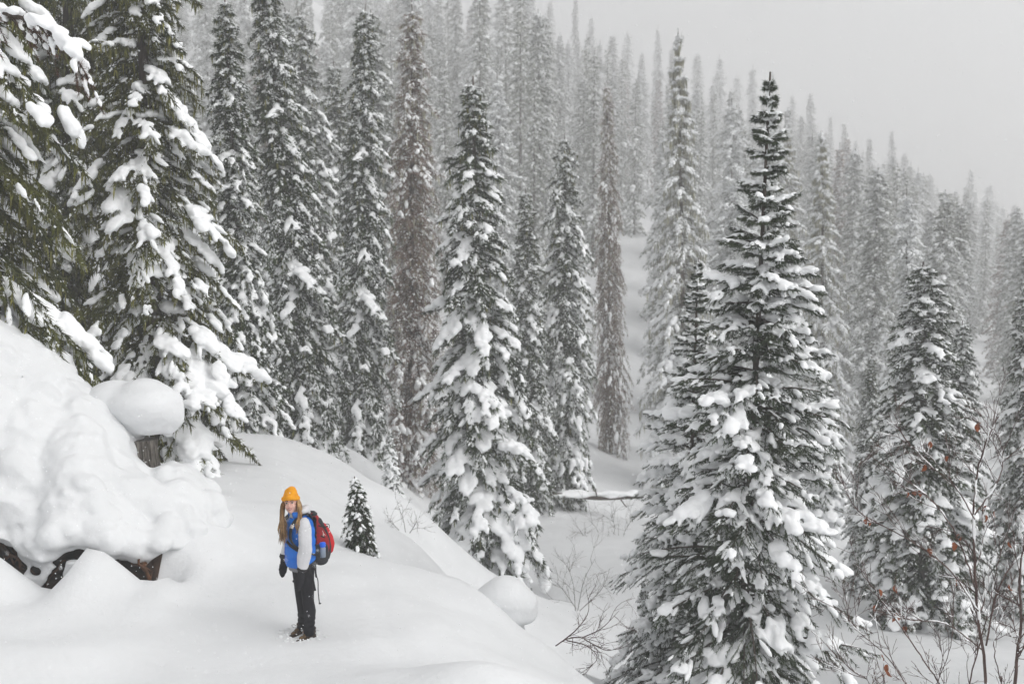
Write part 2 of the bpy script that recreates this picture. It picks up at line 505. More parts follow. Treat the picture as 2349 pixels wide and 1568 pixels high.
# dark earth and roots in the hollow
def hollow():
    acc = Acc(); n = 46
    xs = np.linspace(-9.5, -4.72, n); zs = np.linspace(-0.55, 0.95, 14)
    nn = Noise3(rng, 3.0)
    V = []
    for i, x in enumerate(xs):
        y0 = np.interp(x, [b[0] for b in BANK_Y], [b[1] for b in BANK_Y])
        for j_, z in enumerate(zs):
            if j_ < 6:
                yy_ = 12.40 + (y0 - 0.05 - 12.40) * j_ / 5
                V.append((x, yy_, tz(x, yy_) + 0.03 - .25 * (j_ == 0)))
            else:
                q_ = (j_ - 5) / 8 * (0.95 if x < -5.3 else 0.62); V.append((x, y0 - 0.05 - 0.2 * q_ ** 2, V[-1][2] if False else q_ - .15))
    V = np.array(V); V[:, 1] += nn(V) * 0.05; V[:, 2] += nn(V * 2) * .02
    back = V.copy(); back[:, 1] += 0.5; back[:, 2] -= .05
    m = len(zs); F = []
    for i in range(n - 1):
        for j in range(m - 1):
            a = i * m + j; F += [(a, a + m, a + m + 1), (a, a + m + 1, a + 1)]
    off = len(V); allV = np.concatenate([V, back])
    F2 = [(c + off, b + off, a + off) for a, b, c in F]
    rim = [i * m for i in range(n)] + [(n - 1) * m + j for j in range(1, m)] + [i * m + m - 1 for i in range(n - 2, -1, -1)] + [j for j in range(m - 2, 0, -1)]
    F3 = []
    for a, b in zip(rim, rim[1:] + rim[:1]):
        F3 += [(a, a + off, b + off), (a, b + off, b)]
    o = mesh_np('earth_bank', allV, np.array(F + F2 + F3), M['soil'])
    tag(o, 'bare dark earth in the hollow under the snow bank', kind='structure')
    # roots
    k = 0
    specs = [((300, 1272), (345, 1335), .045), ((312, 1285), (350, 1345), .03), ((285, 1282), (330, 1300), .03), ((0, 1250), (60, 1310), .03), ((30, 1262), (90, 1330), .022),
             ((150, 1285), (105, 1345), .02), ((170, 1300), (130, 1350), .016), ((10, 1275), (50, 1300), .02)]
    t = empty('tree_root', at(150, 1330, 12.9), label='brown twisted roots showing in the dark hollow under the snow bank', cat='tree roots')
    for (a, b, r) in specs:
        p0 = np.array(at(a[0], a[1], 13.05)); p1 = np.array(at(b[0], b[1], 12.75))
        q = [p0 + (p1 - p0) * s + rng.normal(size=3) * 0.03 * (0 < s < 1) + np.array([0, 0, .05 * math.sin(s * 3)]) for s in np.linspace(0, 1, 7)]
        V, F = tube_arrays(np.array(q) - np.array(t.location), np.linspace(r, r * .5, 7), 7)
        mesh_np('root', V, F, M['root'], t)
hollow()

# mushroom of snow on the stump beside the trail
def stump_and_cap():
    p = at(336, 1070, 14.75)
    r = 30 / FPX * 14.8
    st = empty('tree_stump', p, label='grey weathered stump under the big overhanging snow cap on the bank', cat='stump')
    n = 26; rings = [(-1.3, 1.3), (-0.35, 1.15), (0, 1.05), (0.15, 0.98), (0.30, 1.0), (0.42, 1.08)]
    V = []
    for z, s in rings:
        for j in range(n):
            a = 2 * math.pi * j / n
            rr = r * s * (1 + 0.06 * math.sin(a * 7 + z) + 0.05 * math.sin(a * 11 + 2))
            V.append((rr * math.cos(a) - z * 0.10, rr * math.sin(a), z))
    F = []
    for i in range(len(rings) - 1):
        for j in range(n):
            F.append((i * n + j, i * n + (j + 1) % n, (i + 1) * n + (j + 1) % n)); F.append((i * n + j, (i + 1) * n + (j + 1) % n, (i + 1) * n + j))
    V.append((-.04, 0, .42)); c = len(V) - 1
    for j in range(n): F.append(((len(rings) - 1) * n + j, (len(rings) - 1) * n + (j + 1) % n, c))
    mesh_np('stump_wood', np.array(V), np.array(F), M['bark_grey'], st, smooth=False)
    # splinters
    acc = Acc()
    for j in range(9):
        a = -math.pi / 2 + (j - 4) * 0.33
        x, y = r * 1.03 * math.cos(a) , r * 1.03 * math.sin(a)
        acc.tube([(x, y, -.1), (x * 1.02 - .03, y * 1.03, .18), (x - .05, y * 1.05, .40)], [.016, .014, .008], 5)
    acc.build('splinter', M['bark_grey'], st)
    Y = 14.75
    C = []; Rr = []; T = []
    def b(px, py, rx, rt, dy=0.0):
        C.append(at(px, py, Y + dy)); Rr.append(rx * 1.06); T.append(rt * 1.06)
    b(338, 932, .50, .36); b(300, 930, .46, .34, .1); b(370, 940, .34, .31); b(396, 955, .19, .22); b(265, 925, .44, .33, .15); b(228, 932, .42, .30, .25); b(330, 925, .52, .25, .0); b(345, 968, .36, .20); b(240, 925, .33, .22, .3)
    b(225, 945, .42, .24, .45); b(200, 930, .5, .3, .7); b(250, 965, .34, .22, .3); b(278, 985, .30, .22, .15); b(300, 1000, .20, .14, .05); b(408, 940, .12, .16); b(400, 925, .16, .2); b(300, 970, .32, .18, .05); b(385, 980, .16, .13); b(330, 880 + 40, .4, .33)
    C = np.array(C); Rr = np.array(Rr); T = np.array(T)
    V, F = blobs(rng, C, np.tile([1., 0, 0], (len(C), 1)), Rr, Rr * 0.95, T, sub=3, amp=0.04)
    o = remesh('snow_cap', V, F, M['snow_ground'], 0.03, smooth_it=16, disp=lambda c: Noise3(np.random.default_rng(1), 2.5)(c) * .03)
    tag(o, 'wide mushroom cap of snow perched on the grey stump on the bank', 'snow cap', 'mushroom-shaped snow caps')
stump_and_cap()

def valley_cap():
    Y = 14.1
    C, A, T = [], [], []
    for px, py, a, t in ((1157, 1370, .42, .27), (1130, 1378, .32, .23), (1187, 1380, .31, .22), (1153, 1400, .40, .22), (1160, 1352, .30, .21), (1120, 1395, .26, .16), (1195, 1405, .26, .17)):
        C.append(at(px, py, Y)); A.append(a); T.append(t)
    C = np.array(C); A = np.array(A); T = np.array(T)
    V, F = blobs(rng, C, np.tile([1., 0, 0], (len(C), 1)), A, A, T, sub=3, amp=0.02)
    o = remesh('snow_cap', V, F, M['snow_ground'], 0.035, smooth_it=25)
    tag(o, 'round dome of snow just past the trail edge before the tall central fir', 'snow cap', 'mushroom-shaped snow caps')
    # hidden stump that carries it
    b = Vector(at(1157, 1400, Y)); zb = tz(b.x, Y)
    V, F = tube_arrays([(b.x, Y, zb - .3), (b.x + .02, Y, (zb + b.z) / 2), (b.x, Y, b.z)], [.34, .26, .24], 14)
    s = mesh_np('tree_stump', V, F, M['snow_ground'])
    tag(s, 'snow-plastered stump carrying the round snow dome past the trail edge', 'stump')
valley_cap()

# ------------------------------------------------------------------ conifers
def gen_tree(seed, H, Rm, prof, nb, M_br=9, need=14, nlen=0.16, nw=0.05, e0=(0.15, -0.15), droop=0.45, upturn=0.0, h0=0.04, h1=0.985,
             cov=0.5, covf=0.8, wind=0.0, pad=1.0, finger=1.0, sub=2, trunk_r=0.16, whorl=None, lichen=0, lichen_len=0.35, mats=None,
             br_len=0.42, jitter=0.25, snow_low=0.0, branches=False, padk=4, needle_spread=0.6, lean_noise=0.0, top_snow=True, min_t=0.3, flat=0.55, cluster=1, powder=0, psize=.05, padmin=.02):
    """One fir as three or four meshes: trunk, crown, snow_load, hanging_lichen (local metres, base at the origin)."""
    g = np.random.default_rng(seed)
    if whorl:
        lv = np.arange(h0 * H, h1 * H, whorl); h = []
        for z in lv:
            h += list(z + g.normal(size=max(3, int(nb / len(lv)))) * whorl * 0.16)
        h = np.clip(np.array(h) / H, h0, h1)
    else:
        h = h0 + (h1 - h0) * (np.arange(nb) + g.uniform(-.5, .5, nb)) / nb
        h = np.clip(h, h0, h1)
    n = len(h)
    az = np.arange(n) * 2.39996 + g.normal(size=n) * 0.35
    if whorl: az = g.uniform(0, 6.283, n)
    L = Rm * prof(h) * (1 + jitter * np.clip(g.normal(size=n), -1.6, 1.4))
    L = np.maximum(L, 0.10 * Rm * (1 - h) + 0.025)
    el = e0[0] * h + e0[1] * (1 - h) + g.normal(size=n) * 0.10
    dr = droop * (1 + 0.3 * g.normal(size=n)) * (0.35 + 0.65 * (1 - h) ** 0.5)
    dh = np.stack([np.cos(az), np.sin(az), np.zeros(n)], -1)
    base = np.stack([np.zeros(n), np.zeros(n), h * H], -1)
    def axis(t):   # t (n,k) -> (n,k,3)
        t_ = t[..., None]
        hor = L[:, None] * t
        z = L[:, None] * (np.sin(el)[:, None] * t - dr[:, None] * t ** 2 + upturn * t ** 4)
        P = base[:, None] + dh[:, None] * (hor * np.cos(el)[:, None] * (1 - .18 * dr[:, None] * t))[..., None]
        P[..., 2] += z
        return P
    # branchlets
    tj = np.tile(np.linspace(0.14, 1.0, M_br), (n, 1)) + g.uniform(-.04, .04, (n, M_br))
    tj = np.clip(tj, .08, 1.0)
    A = axis(tj); T = axis(np.clip(tj + .05, 0, 1.06)) - axis(tj - .05)
    T /= np.linalg.norm(T, axis=2, keepdims=True)
    side = np.where(np.arange(M_br) % 2 == 0, 1., -1.)[None, :] * np.ones((n, 1))
    S = np.stack([-np.sin(az), np.cos(az), np.zeros(n)], -1)[:, None] * side[..., None]
    beta = g.uniform(0.5, 1.05, (n, M_br)) * (1.05 - 0.55 * tj)
    D = T * np.cos(beta)[..., None] + S * np.sin(beta)[..., None]
    D[..., 2] -= 0.18 + 0.22 * g.random((n, M_br))
    D /= np.linalg.norm(D, axis=2, keepdims=True)
    bl = br_len * L[:, None] * (1.12 - tj) ** 0.6 * g.uniform(0.7, 1.2, (n, M_br)) + 0.03
    # needles / sprays
    A_, D_, l_ = A.reshape(-1, 3), D.reshape(-1, 3), bl.ravel()
    cnt = np.maximum(2, (need * l_ / l_.mean())).astype(int)
    idx = np.repeat(np.arange(len(l_)), cnt)
    s = g.random(len(idx))
    P = A_[idx] + D_[idx] * (l_[idx] * s)[:, None]
    # sprays along bough axes
    ta = g.random((n, max(4, need)))
    Pa = axis(ta).reshape(-1, 3); Da = np.repeat(dh, ta.shape[1], axis=0)
    P = np.concatenate([P, Pa]); Dn = np.concatenate([D_[idx], Da])
    m = len(P)
    rv = g.normal(size=(m, 3)); rv /= np.linalg.norm(rv, axis=1, keepdims=True)
    dirn = Dn * 0.75 + rv * needle_spread; dirn[:, 2] -= 0.25
    dirn /= np.linalg.norm(dirn, axis=1, keepdims=True)
    w = np.cross(dirn, g.normal(size=(m, 3))); w /= np.linalg.norm(w, axis=1, keepdims=True)
    ln = nlen * g.uniform(.6, 1.35, m); ww = nw * g.uniform(.6, 1.3, m)
    a = P - w * (ww / 2)[:, None]; b = P + w * (ww / 2)[:, None] ; c = P + dirn * ln[:, None]
    crownV = np.stack([a, b, c], 1).reshape(-1, 3); crownF = np.arange(3 * m).reshape(-1, 3)
    # snow
    cn = Noise3(g, covf); cn2 = Noise3(g, covf * 3)
    mid = axis(np.full((n, 1), .7))[:, 0]
    cv = cov + 0.30 * cn(mid) + 0.16 * cn2(mid) + wind * np.cos(az) + snow_low * (h - .5)
    cv = np.clip(cv, 0.0, 1.0)
    tk = np.tile(np.linspace(min_t, 0.98, padk), (n, 1)) + g.uniform(-.06, .06, (n, padk))
    keep = g.random((n, padk)) < cv[:, None] * 1.05
    bulge = np.sin(np.clip(tk, 0, 1) * math.pi * 0.82) ** 0.7
    C = axis(tk); Tk = axis(tk + .04) - axis(tk - .04); Tk /= np.linalg.norm(Tk, axis=2, keepdims=True)
    Bw = pad * L[:, None] * 0.16 * bulge * (0.55 + 0.6 * cv[:, None]) * g.uniform(.6, 1.4, (n, padk)) + padmin * pad
    Al = Bw * g.uniform(1.0, 1.6, (n, padk)); Th = Bw * g.uniform(flat * .8, flat * 1.25, (n, padk))
    C[..., 2] += Th * 0.55
    k = keep.ravel()
    sV, sF = [], []; acc = Acc()
    Ck, Dk, Ak, Bk, Hk = C.reshape(-1, 3)[k], Tk.reshape(-1, 3)[k], Al.ravel()[k], Bw.ravel()[k], Th.ravel()[k]
    if cluster <= 1:
        acc.add(*blobs(g, Ck, Dk, Ak, Bk, Hk, sub=sub, amp=.3))
    else:
        i_ = np.repeat(np.arange(len(Ck)), cluster)
        sz = g.uniform(.35, .75, len(i_))
        Sd = np.cross(Dk[i_], [0, 0, 1.]); Sd /= np.maximum(np.linalg.norm(Sd, axis=1, keepdims=True), 1e-6)
        ou, ov = g.uniform(-.85, .85, len(i_)), g.uniform(-.9, .9, len(i_))
        cc = Ck[i_] + Dk[i_] * (ou * Ak[i_])[:, None] + Sd * (ov * Bk[i_])[:, None]
        cc[:, 2] -= (ov ** 2) * Bk[i_] * .45 - g.normal(size=len(i_)) * Hk[i_] * .15
        dd = Dk[i_] + Sd * (ov * .5)[:, None] + g.normal(size=(len(i_), 3)) * .15
        dd /= np.linalg.norm(dd, axis=1, keepdims=True)
        acc.add(*blobs(g, cc, dd, Ak[i_] * sz, Bk[i_] * sz, Hk[i_] * (sz * .6 + .35), sub=sub, amp=.3))
    if finger > 0:
        kf = (g.random((n, M_br)) < (cv[:, None] * 0.95) * (tj > min_t * .8)).ravel()
        fl = bl.ravel()[kf] * g.uniform(.28, .5, kf.sum())
        fb = (fl * g.uniform(.25, .45, kf.sum()) + 0.010) * finger
        ft = fb * g.uniform(flat * 1.1, flat * 1.6, kf.sum())
        fc = A_[kf] + D_[kf] * (bl.ravel()[kf] * g.uniform(.4, .75, kf.sum()))[:, None]
        fc[:, 2] += ft * 0.5
        acc.add(*blobs(g, fc, D_[kf], fl, fb, ft, sub=max(1, sub - 1) if sub > 1 else 1))
    if top_snow:
        ks = 7
        acc.add(*blobs(g, np.stack([g.normal(size=ks) * .02, g.normal(size=ks) * .02, H * np.linspace(.93, .995, ks)], -1), np.tile([0, 0, 1.], (ks, 1)),
                       np.full(ks, .012 * H), np.full(ks, .05 * pad), np.full(ks, .05 * pad), sub=1))
    snowV, snowF = np.concatenate(acc.V), np.concatenate(acc.F)
    pw = None
    if powder:
        sel = g.integers(0, len(A_), powder)
        p = A_[sel] + D_[sel] * (l_[sel] * g.uniform(.1, 1.05, powder))[:, None]
        keep2 = g.random(powder) < np.clip(.45 + .5 * cn(p * .8) + wind * np.cos(np.arctan2(p[:, 1], p[:, 0])) + .25, .12, 1)
        p = p[keep2]; d = D_[sel][keep2]; k2 = len(p)
        a_ = psize * g.uniform(.5, 1.7, k2); b_ = a_ * g.uniform(.35, .7, k2); t_ = a_ * g.uniform(.22, .45, k2)
        p = p + g.normal(size=(k2, 3)) * psize * .7; p[:, 2] += t_ * .5
        O8 = np.array([(1, 0, 0), (-1, 0, 0), (0, 1, 0), (0, -1, 0), (0, 0, 1), (0, 0, -1)], float)
        F8 = np.array([(0, 2, 4), (2, 1, 4), (1, 3, 4), (3, 0, 4), (2, 0, 5), (1, 2, 5), (3, 1, 5), (0, 3, 5)])
        L8 = O8[None] * g.uniform(.7, 1.3, (k2, 6, 1))
        S8 = np.cross([0, 0, 1.], d); S8 /= np.maximum(np.linalg.norm(S8, axis=1, keepdims=True), 1e-6); U8 = np.cross(d, S8)
        PV = p[:, None] + L8[:, :, 0:1] * a_[:, None, None] * d[:, None] + L8[:, :, 1:2] * b_[:, None, None] * S8[:, None] + L8[:, :, 2:3] * t_[:, None, None] * U8[:, None]
        pw = (PV.reshape(-1, 3), (F8[None] + (np.arange(k2) * 6)[:, None, None]).reshape(-1, 3))
    # trunk with visible limbs
    tr = Acc()
    zz = np.linspace(-0.8, H, 14)
    wob = np.stack([np.sin(zz * .35 + seed) * .03 * lean_noise, np.cos(zz * .3 + seed) * .03 * lean_noise, zz], -1)
    tr.tube(wob, trunk_r * (1 - np.clip(zz / H, 0, 1) * 0.93) ** 0.9 + 0.006, 9)
    if branches:
        tt = np.tile(np.linspace(0, 1, 6), (n, 1)); AX = axis(tt)
        for i in range(n):
            tr.tube(AX[i], np.linspace(0.010 + L[i] * .009, 0.004, 6), 4)
    res = dict(trunk=(np.concatenate(tr.V), np.concatenate(tr.F)), crown=(crownV, crownF), snow=(snowV, snowF))
    if pw: res['powder'] = pw
    if lichen:
        sel = g.choice(len(A_), lichen)
        p = A_[sel] + D_[sel] * (l_[sel] * g.random(lichen))[:, None]
        ll = lichen_len * g.uniform(.3, 1.3, lichen)
        q = p.copy(); q[:, 2] -= ll; q[:, :2] += g.normal(size=(lichen, 2)) * .03
        w = g.normal(size=(lichen, 3)) * [1, 1, .1]; w /= np.linalg.norm(w, axis=1, keepdims=True)
        wd = (lichen_len * g.uniform(.04, .12, lichen))[:, None]
        mm = (p + q) / 2
        V4 = np.stack([p - w * wd * .5, p + w * wd * .5, mm + w * wd * .6, q, mm - w * wd * .6], 1).reshape(-1, 3)
        i0 = (np.arange(lichen) * 5)[:, None]
        F3 = np.concatenate([i0 + [0, 1, 2], i0 + [0, 2, 4], i0 + [4, 2, 3]], 0)
        res['lichen'] = (V4, F3)
    return res

SPEC = {}
def proto(key, mats, H, voxel=0, crinkle=.012, **kw):
    """mesh data for a kind of tree; mats: crown, lichen"""
    d = gen_tree(H=H, **kw)
    out = {}
    def me(nm, arr, mat, smooth):
        o = mesh_np(nm, arr[0], arr[1], mat, None, smooth); m = o.data; bpy.data.objects.remove(o); return m
    out['trunk'] = me('trunk', d['trunk'], M[mats[1]], True)
    out['crown'] = me('crown', d['crown'], M[mats[0]], False)
    if voxel:
        cn = Noise3(np.random.default_rng(5), 9.0); cn2 = Noise3(np.random.default_rng(6), 22.0)
        o = remesh('snow_load', d['snow'][0], d['snow'][1], M['snow'], voxel, smooth_it=1, disp=lambda c: cn(c) * crinkle + cn2(c) * crinkle * .5)
        out['snow_load'] = o.data; bpy.data.objects.remove(o)
    else:
        out['snow_load'] = me('snow_load', d['snow'], M['snow'], True)
    print(key, {k: len(m.polygons) for k, m in out.items()})
    if 'powder' in d: out['powder_snow'] = me('powder_snow', d['powder'], M['snow'], True)
    if 'lichen' in d: out['hanging_lichen'] = me('hanging_lichen', d['lichen'], M[mats[2]], False)
    SPEC[key] = (out, H)
    return out

def plant(key, name, label, base, apex, wid=1.0, rot=0.0, group=None, cat='tree'):
    """stand a tree of one kind between two points"""
    meshes, H = SPEC[key]
    b, a = Vector(base), Vector(apex)
    v = a - b
    q = Vector((0, 0, 1)).rotation_difference(v.normalized())
    rot_m = q.to_matrix() @ Matrix.Rotation(rot, 3, 'Z')
    e = bpy.data.objects.new(name, None)
    e.location = b; e.rotation_euler = rot_m.to_euler()
    s = v.length / H
    e.scale = (wid * s, wid * s, s)
    e.empty_display_size = 0.5
    COL.objects.link(e)
    tag(e, label, cat, group)
    for nm, me in meshes.items():
        o = bpy.data.objects.new(nm, me); o.parent = e; COL.objects.link(o)
        if nm in ('snow_load', 'hanging_lichen', 'powder_snow'): o['kind'] = 'stuff'
    return e

def prof_cone(p=0.75): return lambda h: np.clip(1 - h, 0, 1) ** p
def prof_col(a=0.55, p=0.7): return lambda h: np.minimum(1, np.clip((1 - h) / a, 0, 1) ** p) * (0.85 + 0.15 * (1 - h))

# near, big
proto('big_left', ('needle_olive', 'bark', 'lichen'), 18, voxel=.032, seed=21, Rm=2.0, prof=prof_col(.8, .6), nb=330, M_br=14, need=34, nlen=.15, nw=.030, e0=(.2, -.35), droop=.6,
      cov=.40, covf=1.9, wind=.12, pad=.74, sub=2, trunk_r=.24, lichen=14000, lichen_len=.30, br_len=.46, jitter=.28, padk=5, cluster=7, powder=16000, psize=.032, finger=.75)
proto('dark_left', ('needle_olive', 'bark', 'lichen'), 18, voxel=.036, seed=22, Rm=2.7, prof=prof_col(.8, .6), nb=300, M_br=14, need=34, nlen=.17, nw=.035, e0=(.1, -.4), droop=.6,
      cov=.28, covf=1.4, wind=.08, pad=.85, sub=2, trunk_r=.26, lichen=14000, lichen_len=.36, br_len=.46, jitter=.3, padk=4, cluster=7, powder=13000, psize=.034, finger=.75)
FR = ([0, .03, .065, .16, .19, .24, .33, .45, .62, .80, 1], [.02, .06, .20, .30, .45, .60, .90, 1.05, 1.32, 1.6, 1.85])
proto('front_right', ('needle_young', 'bark', 'lichen'), 10, voxel=.02, crinkle=.008, seed=31, Rm=1.0, prof=lambda h: np.interp(1 - h, *FR), nb=470, M_br=20, need=44, nlen=.065, nw=.0105, e0=(.45, -.02),
      droop=.42, upturn=.05, whorl=.235, padmin=.035, snow_low=.35, cov=.56, covf=1.8, pad=.56, finger=.7, sub=2, trunk_r=.085, branches=True, br_len=.42, jitter=.26, padk=7, min_t=.28, needle_spread=.6, flat=.5, cluster=4, powder=16000, psize=.014)
proto('central', ('needle_dark', 'bark', 'lichen'), 16, voxel=.036, seed=41, Rm=1.8, prof=prof_col(.75, .55), nb=340, M_br=12, need=30, nlen=.16, nw=.036, e0=(.15, -.3), droop=.6,
      cov=.62, covf=2.1, wind=.08, pad=.68, sub=2, trunk_r=.2, br_len=.46, jitter=.26, padk=6, lichen=2500, lichen_len=.3, cluster=7, powder=28000, psize=.042, finger=.8)
proto('dense_right', ('needle_dark', 'bark', 'lichen'), 13, voxel=.036, seed=51, Rm=1.6, prof=prof_col(.6, .5), nb=380, M_br=9, need=26, nlen=.15, nw=.036, e0=(.15, -.25), droop=.55,
      cov=.60, covf=2.2, pad=.75, sub=2, trunk_r=.18, br_len=.40, jitter=.2, padk=4, cluster=4, powder=24000, psize=.04)
# slender spires
for i, (sd, cov, wd) in enumerate(((61, .72, .10), (62, .56, .16), (63, .68, .10))):
    proto('spire%d' % i, ('needle_dark', 'bark', 'lichen'), 20, voxel=.055, crinkle=.02, seed=sd, Rm=1.7, prof=prof_col(.9, .5) if i < 2 else prof_col(.4, .45), nb=360, M_br=9, need=24, nlen=.22, nw=.055, e0=(.1, -.5), droop=.7,
          cov=cov, covf=1.9, wind=wd, pad=.70, sub=1, trunk_r=.2, br_len=.46, jitter=.3, padk=4, h0=.06, lichen=3000, lichen_len=.35, cluster=6, powder=38000, psize=.055, finger=.9)
# brown, nearly bare trees and pale lichen-hung trees
proto('brown', ('twig_brown', 'bark', 'lichen_pale'), 22, seed=71, Rm=1.8, prof=prof_col(.8, .45), nb=380, M_br=9, need=22, nlen=.24, nw=.020, e0=(.0, -.55), droop=.8,
      cov=.42, covf=1.0, pad=.5, sub=1, trunk_r=.2, branches=True, br_len=.45, jitter=.3, padk=4, h0=.07, lichen=5000, lichen_len=.4, needle_spread=.9, cluster=3, powder=22000, psize=.05)
proto('pale', ('needle_frost', 'bark', 'lichen_pale'), 22, seed=72, Rm=2.6, prof=prof_col(.9, .75), nb=340, M_br=10, need=20, nlen=.24, nw=.024, e0=(.1, -.2), droop=.5,
      cov=.80, covf=1.0, pad=.62, sub=1, trunk_r=.2, branches=True, br_len=.40, jitter=.25, padk=5, h0=.08, lichen=6000, lichen_len=.5, whorl=.45, cluster=3, powder=26000, psize=.055)
# small heavily loaded firs
proto('young', ('needle_dark', 'bark', 'lichen'), 6, voxel=.03, seed=81, Rm=1.1, prof=prof_cone(.7), nb=150, M_br=8, need=18, nlen=.12, nw=.03, e0=(.2, -.2), droop=.5,
      cov=.78, covf=1.6, pad=1.2, sub=2, trunk_r=.07, br_len=.4, jitter=.2, padk=4, cluster=4, powder=3000, psize=.03)
proto('sapling', ('needle_young', 'bark', 'lichen'), 1.3, seed=82, Rm=.50, prof=prof_cone(.85), nb=70, M_br=9, need=30, nlen=.05, nw=.012, e0=(-.3, -.9), droop=.45,
      cov=.22, covf=5.0, pad=1.1, finger=.9, top_snow=False, powder=500, psize=.010, sub=2, trunk_r=.018, br_len=.42, jitter=.2, padk=3, snow_low=.8, branches=True, cluster=3)
# far kinds
for i in range(8):
    proto('far%d' % i, (('needle_frost', 'needle_grey', 'needle_frost', 'needle_grey', 'needle_frost', 'needle_grey', 'twig_brown', 'needle_grey')[i], 'bark', 'lichen'), 30, seed=90 + i,
          Rm=(2.3, 2.0, 2.8, 1.9, 2.5, 2.1, 2.0, 1.6)[i], prof=(prof_col(.8, .5), prof_col(.7, .5), prof_cone(.65), prof_col(.9, .55), prof_col(.6, .5), prof_col(.8, .5), prof_col(.9, .6), prof_col(.5, .4))[i], nb=300, M_br=6, need=10,
          nlen=.42, nw=.10, e0=(.1, -.4), droop=.6, cov=(.9, .8, .95, .8, .9, .75, .6, .7)[i], covf=.8, wind=.05, pad=.7, sub=1, trunk_r=.26, br_len=.45, jitter=.5, padk=4, h0=.05, top_snow=False, cluster=2, h1=.97 + .02 * (i % 2), powder=15000, psize=.115, branches=(i in (1, 6)))

PLACED = []
rnd = random.Random(2024)
def stand(key, name, label, apex_px, base_px, Y, wid=1.0, rot=0.0, group=None, cat='fir tree', sink=0.2):
    """apex_px = (px,py) of the tip in the view, base_px = px of the foot, Y = distance"""
    bx = at(base_px, 1000, Y)[0]
    zb = tz(bx, Y) - sink
    ap = at(apex_px[0], apex_px[1], Y)
    PLACED.append((bx, Y))
    return plant(key, name, label, (bx, Y, zb), ap, wid, rot, group, cat)

G_L, G_M, G_R = 'tall firs on the left slope', 'firs standing in the valley', 'firs on the right'
LEFT_TREE = stand('dark_left', 'fir_tree', 'very dark lichen-hung fir cut off by the left edge of the photo', (-120, -1000), -130, 15.5, 1.0, .4, G_L)
stand('big_left', 'fir_tree', 'broad olive-green fir with big snow clumps above the snow bank and stump', (300, -560), 365, 19.5, 1.02, 0.2, G_L)
stand('dark_left', 'fir_tree', 'dark fir standing close behind the broad olive-green one, to its left', (150, -700), 165, 23, .95, 2.2, G_L)
stand('spire0', 'fir_tree', 'snow-laden fir immediately right of the broad olive-green fir', (515, -10), 565, 27, 1.05, 0.3, G_L)
stand('spire1', 'fir_tree', 'tall dark spire with snow along its right side and trunk foot showing', (600, -130), 712, 31, 1.0, 0.1, G_L)
stand('spire2', 'fir_tree', 'thin snowy fir looking out right behind the dark spire', (683, 20), 745, 47, .9, 1.0, G_L)
stand('spire0', 'fir_tree', 'pale snowy fir with a sharp tip between two dark spires', (765, 140), 790, 52, 1.0, 2.0, G_L)
stand('spire1', 'fir_tree', 'dark-topped slender spire left of the brown half-bare tree', (838, 10), 825, 36, .95, 0.0, G_L)
stand('brown', 'conifer_tree', 'tall brown half-bare conifer between the dark-topped spire and the central fir', (945, 10), 945, 39, 1.05, 0.0, G_L, 'conifer')
stand('young', 'fir_tree', 'small snow-loaded fir at the foot of the brown conifer', (895, 985), 897, 28, .9, 0.5, G_L)
stand('central', 'fir_tree', 'large central fir with thick snow clumps behind the round snow dome', (1085, 175), 1105, 30, 1.0, 0.0, G_M)
stand('far2', 'fir_tree', 'pale frosted fir whose tip rises right behind the central fir', (1140, 165), 1165, 62, 1.0, 0.0, G_M)
stand('spire0', 'fir_tree', 'snowy fir partly hidden behind the right flank of the central fir', (1205, 430), 1222, 40, 1.0, 1.5, G_M)
stand('spire2', 'fir_tree', 'narrow column-shaped fir by the fallen log on the valley floor', (1295, 305), 1303, 42, .82, 0.7, G_M)
stand('brown', 'conifer_tree', 'reddish-brown bare conifer with drooping twigs beside the open snow chute', (1392, 185), 1402, 53, .66, 1.3, G_M, 'conifer')
stand('pale', 'conifer_tree', 'tall pale lichen-hung conifer with visible dark trunk, right of the snow chute', (1555, 65), 1578, 47, .84, 0.0, G_M, 'conifer')
stand('front_right', 'fir_tree', 'large young fir in front with tiered snowy boughs and a narrow pointed top', (1767, 165), 1705, 15, .90, 0.0, G_R)
stand('front_right', 'fir_tree', 'shorter young fir tucked against the left side of the large front one', (1602, 590), 1575, 17.2, .90, 2.4, G_R)
stand('pale', 'conifer_tree', 'pale yellowish conifer with thin dark trunk behind the large front fir', (1887, 300), 1890, 50, .85, 2.0, G_R, 'conifer')
stand('far4', 'fir_tree', 'grey fir with a dark pointed leader behind the dense round-topped fir', (2080, 430), 2085, 47, .9, 0.0, G_R)
stand('dense_right', 'fir_tree', 'dense dark fir with rounded snowy top behind the bare leafy shrub', (2118, 600), 2135, 24, 1.3, 0.0, G_R)
stand('dense_right', 'fir_tree', 'dark fir leaning on the right side of the dense round-topped fir', (2208, 735), 2215, 27, .8, 1.7, G_R)
stand('dense_right', 'fir_tree', 'dark fir cut off by the right edge of the photo', (2365, 640), 2375, 25, .85, 3.0, G_R)
stand('young', 'fir_tree', 'small bushy snow-loaded fir showing just right of the large front fir', (1888, 825), 1895, 32, 1.0, 0.0, G_R)
stand('spire0', 'fir_tree', 'snowy mid-sized fir between the large front fir and the dense dark fir', (2000, 815), 1998, 35, 1.15, 0.9, G_R)
stand('spire2', 'fir_tree', 'narrow grey-green fir at the left flank of the dense round-topped fir', (1985, 1000), 1990, 27, 1.3, 2.9, G_R)
stand('young', 'fir_tree', 'small fir half buried at the left foot of the large front fir', (1475, 1330), 1500, 18.5, .8, 2.0, G_R)
stand('sapling', 'fir_sapling', 'waist-high green fir sapling with a snowy tip beside the hiker', (813, 1092), 826, 14.6, 1.1, 0.0, None, 'sapling', sink=0.05)

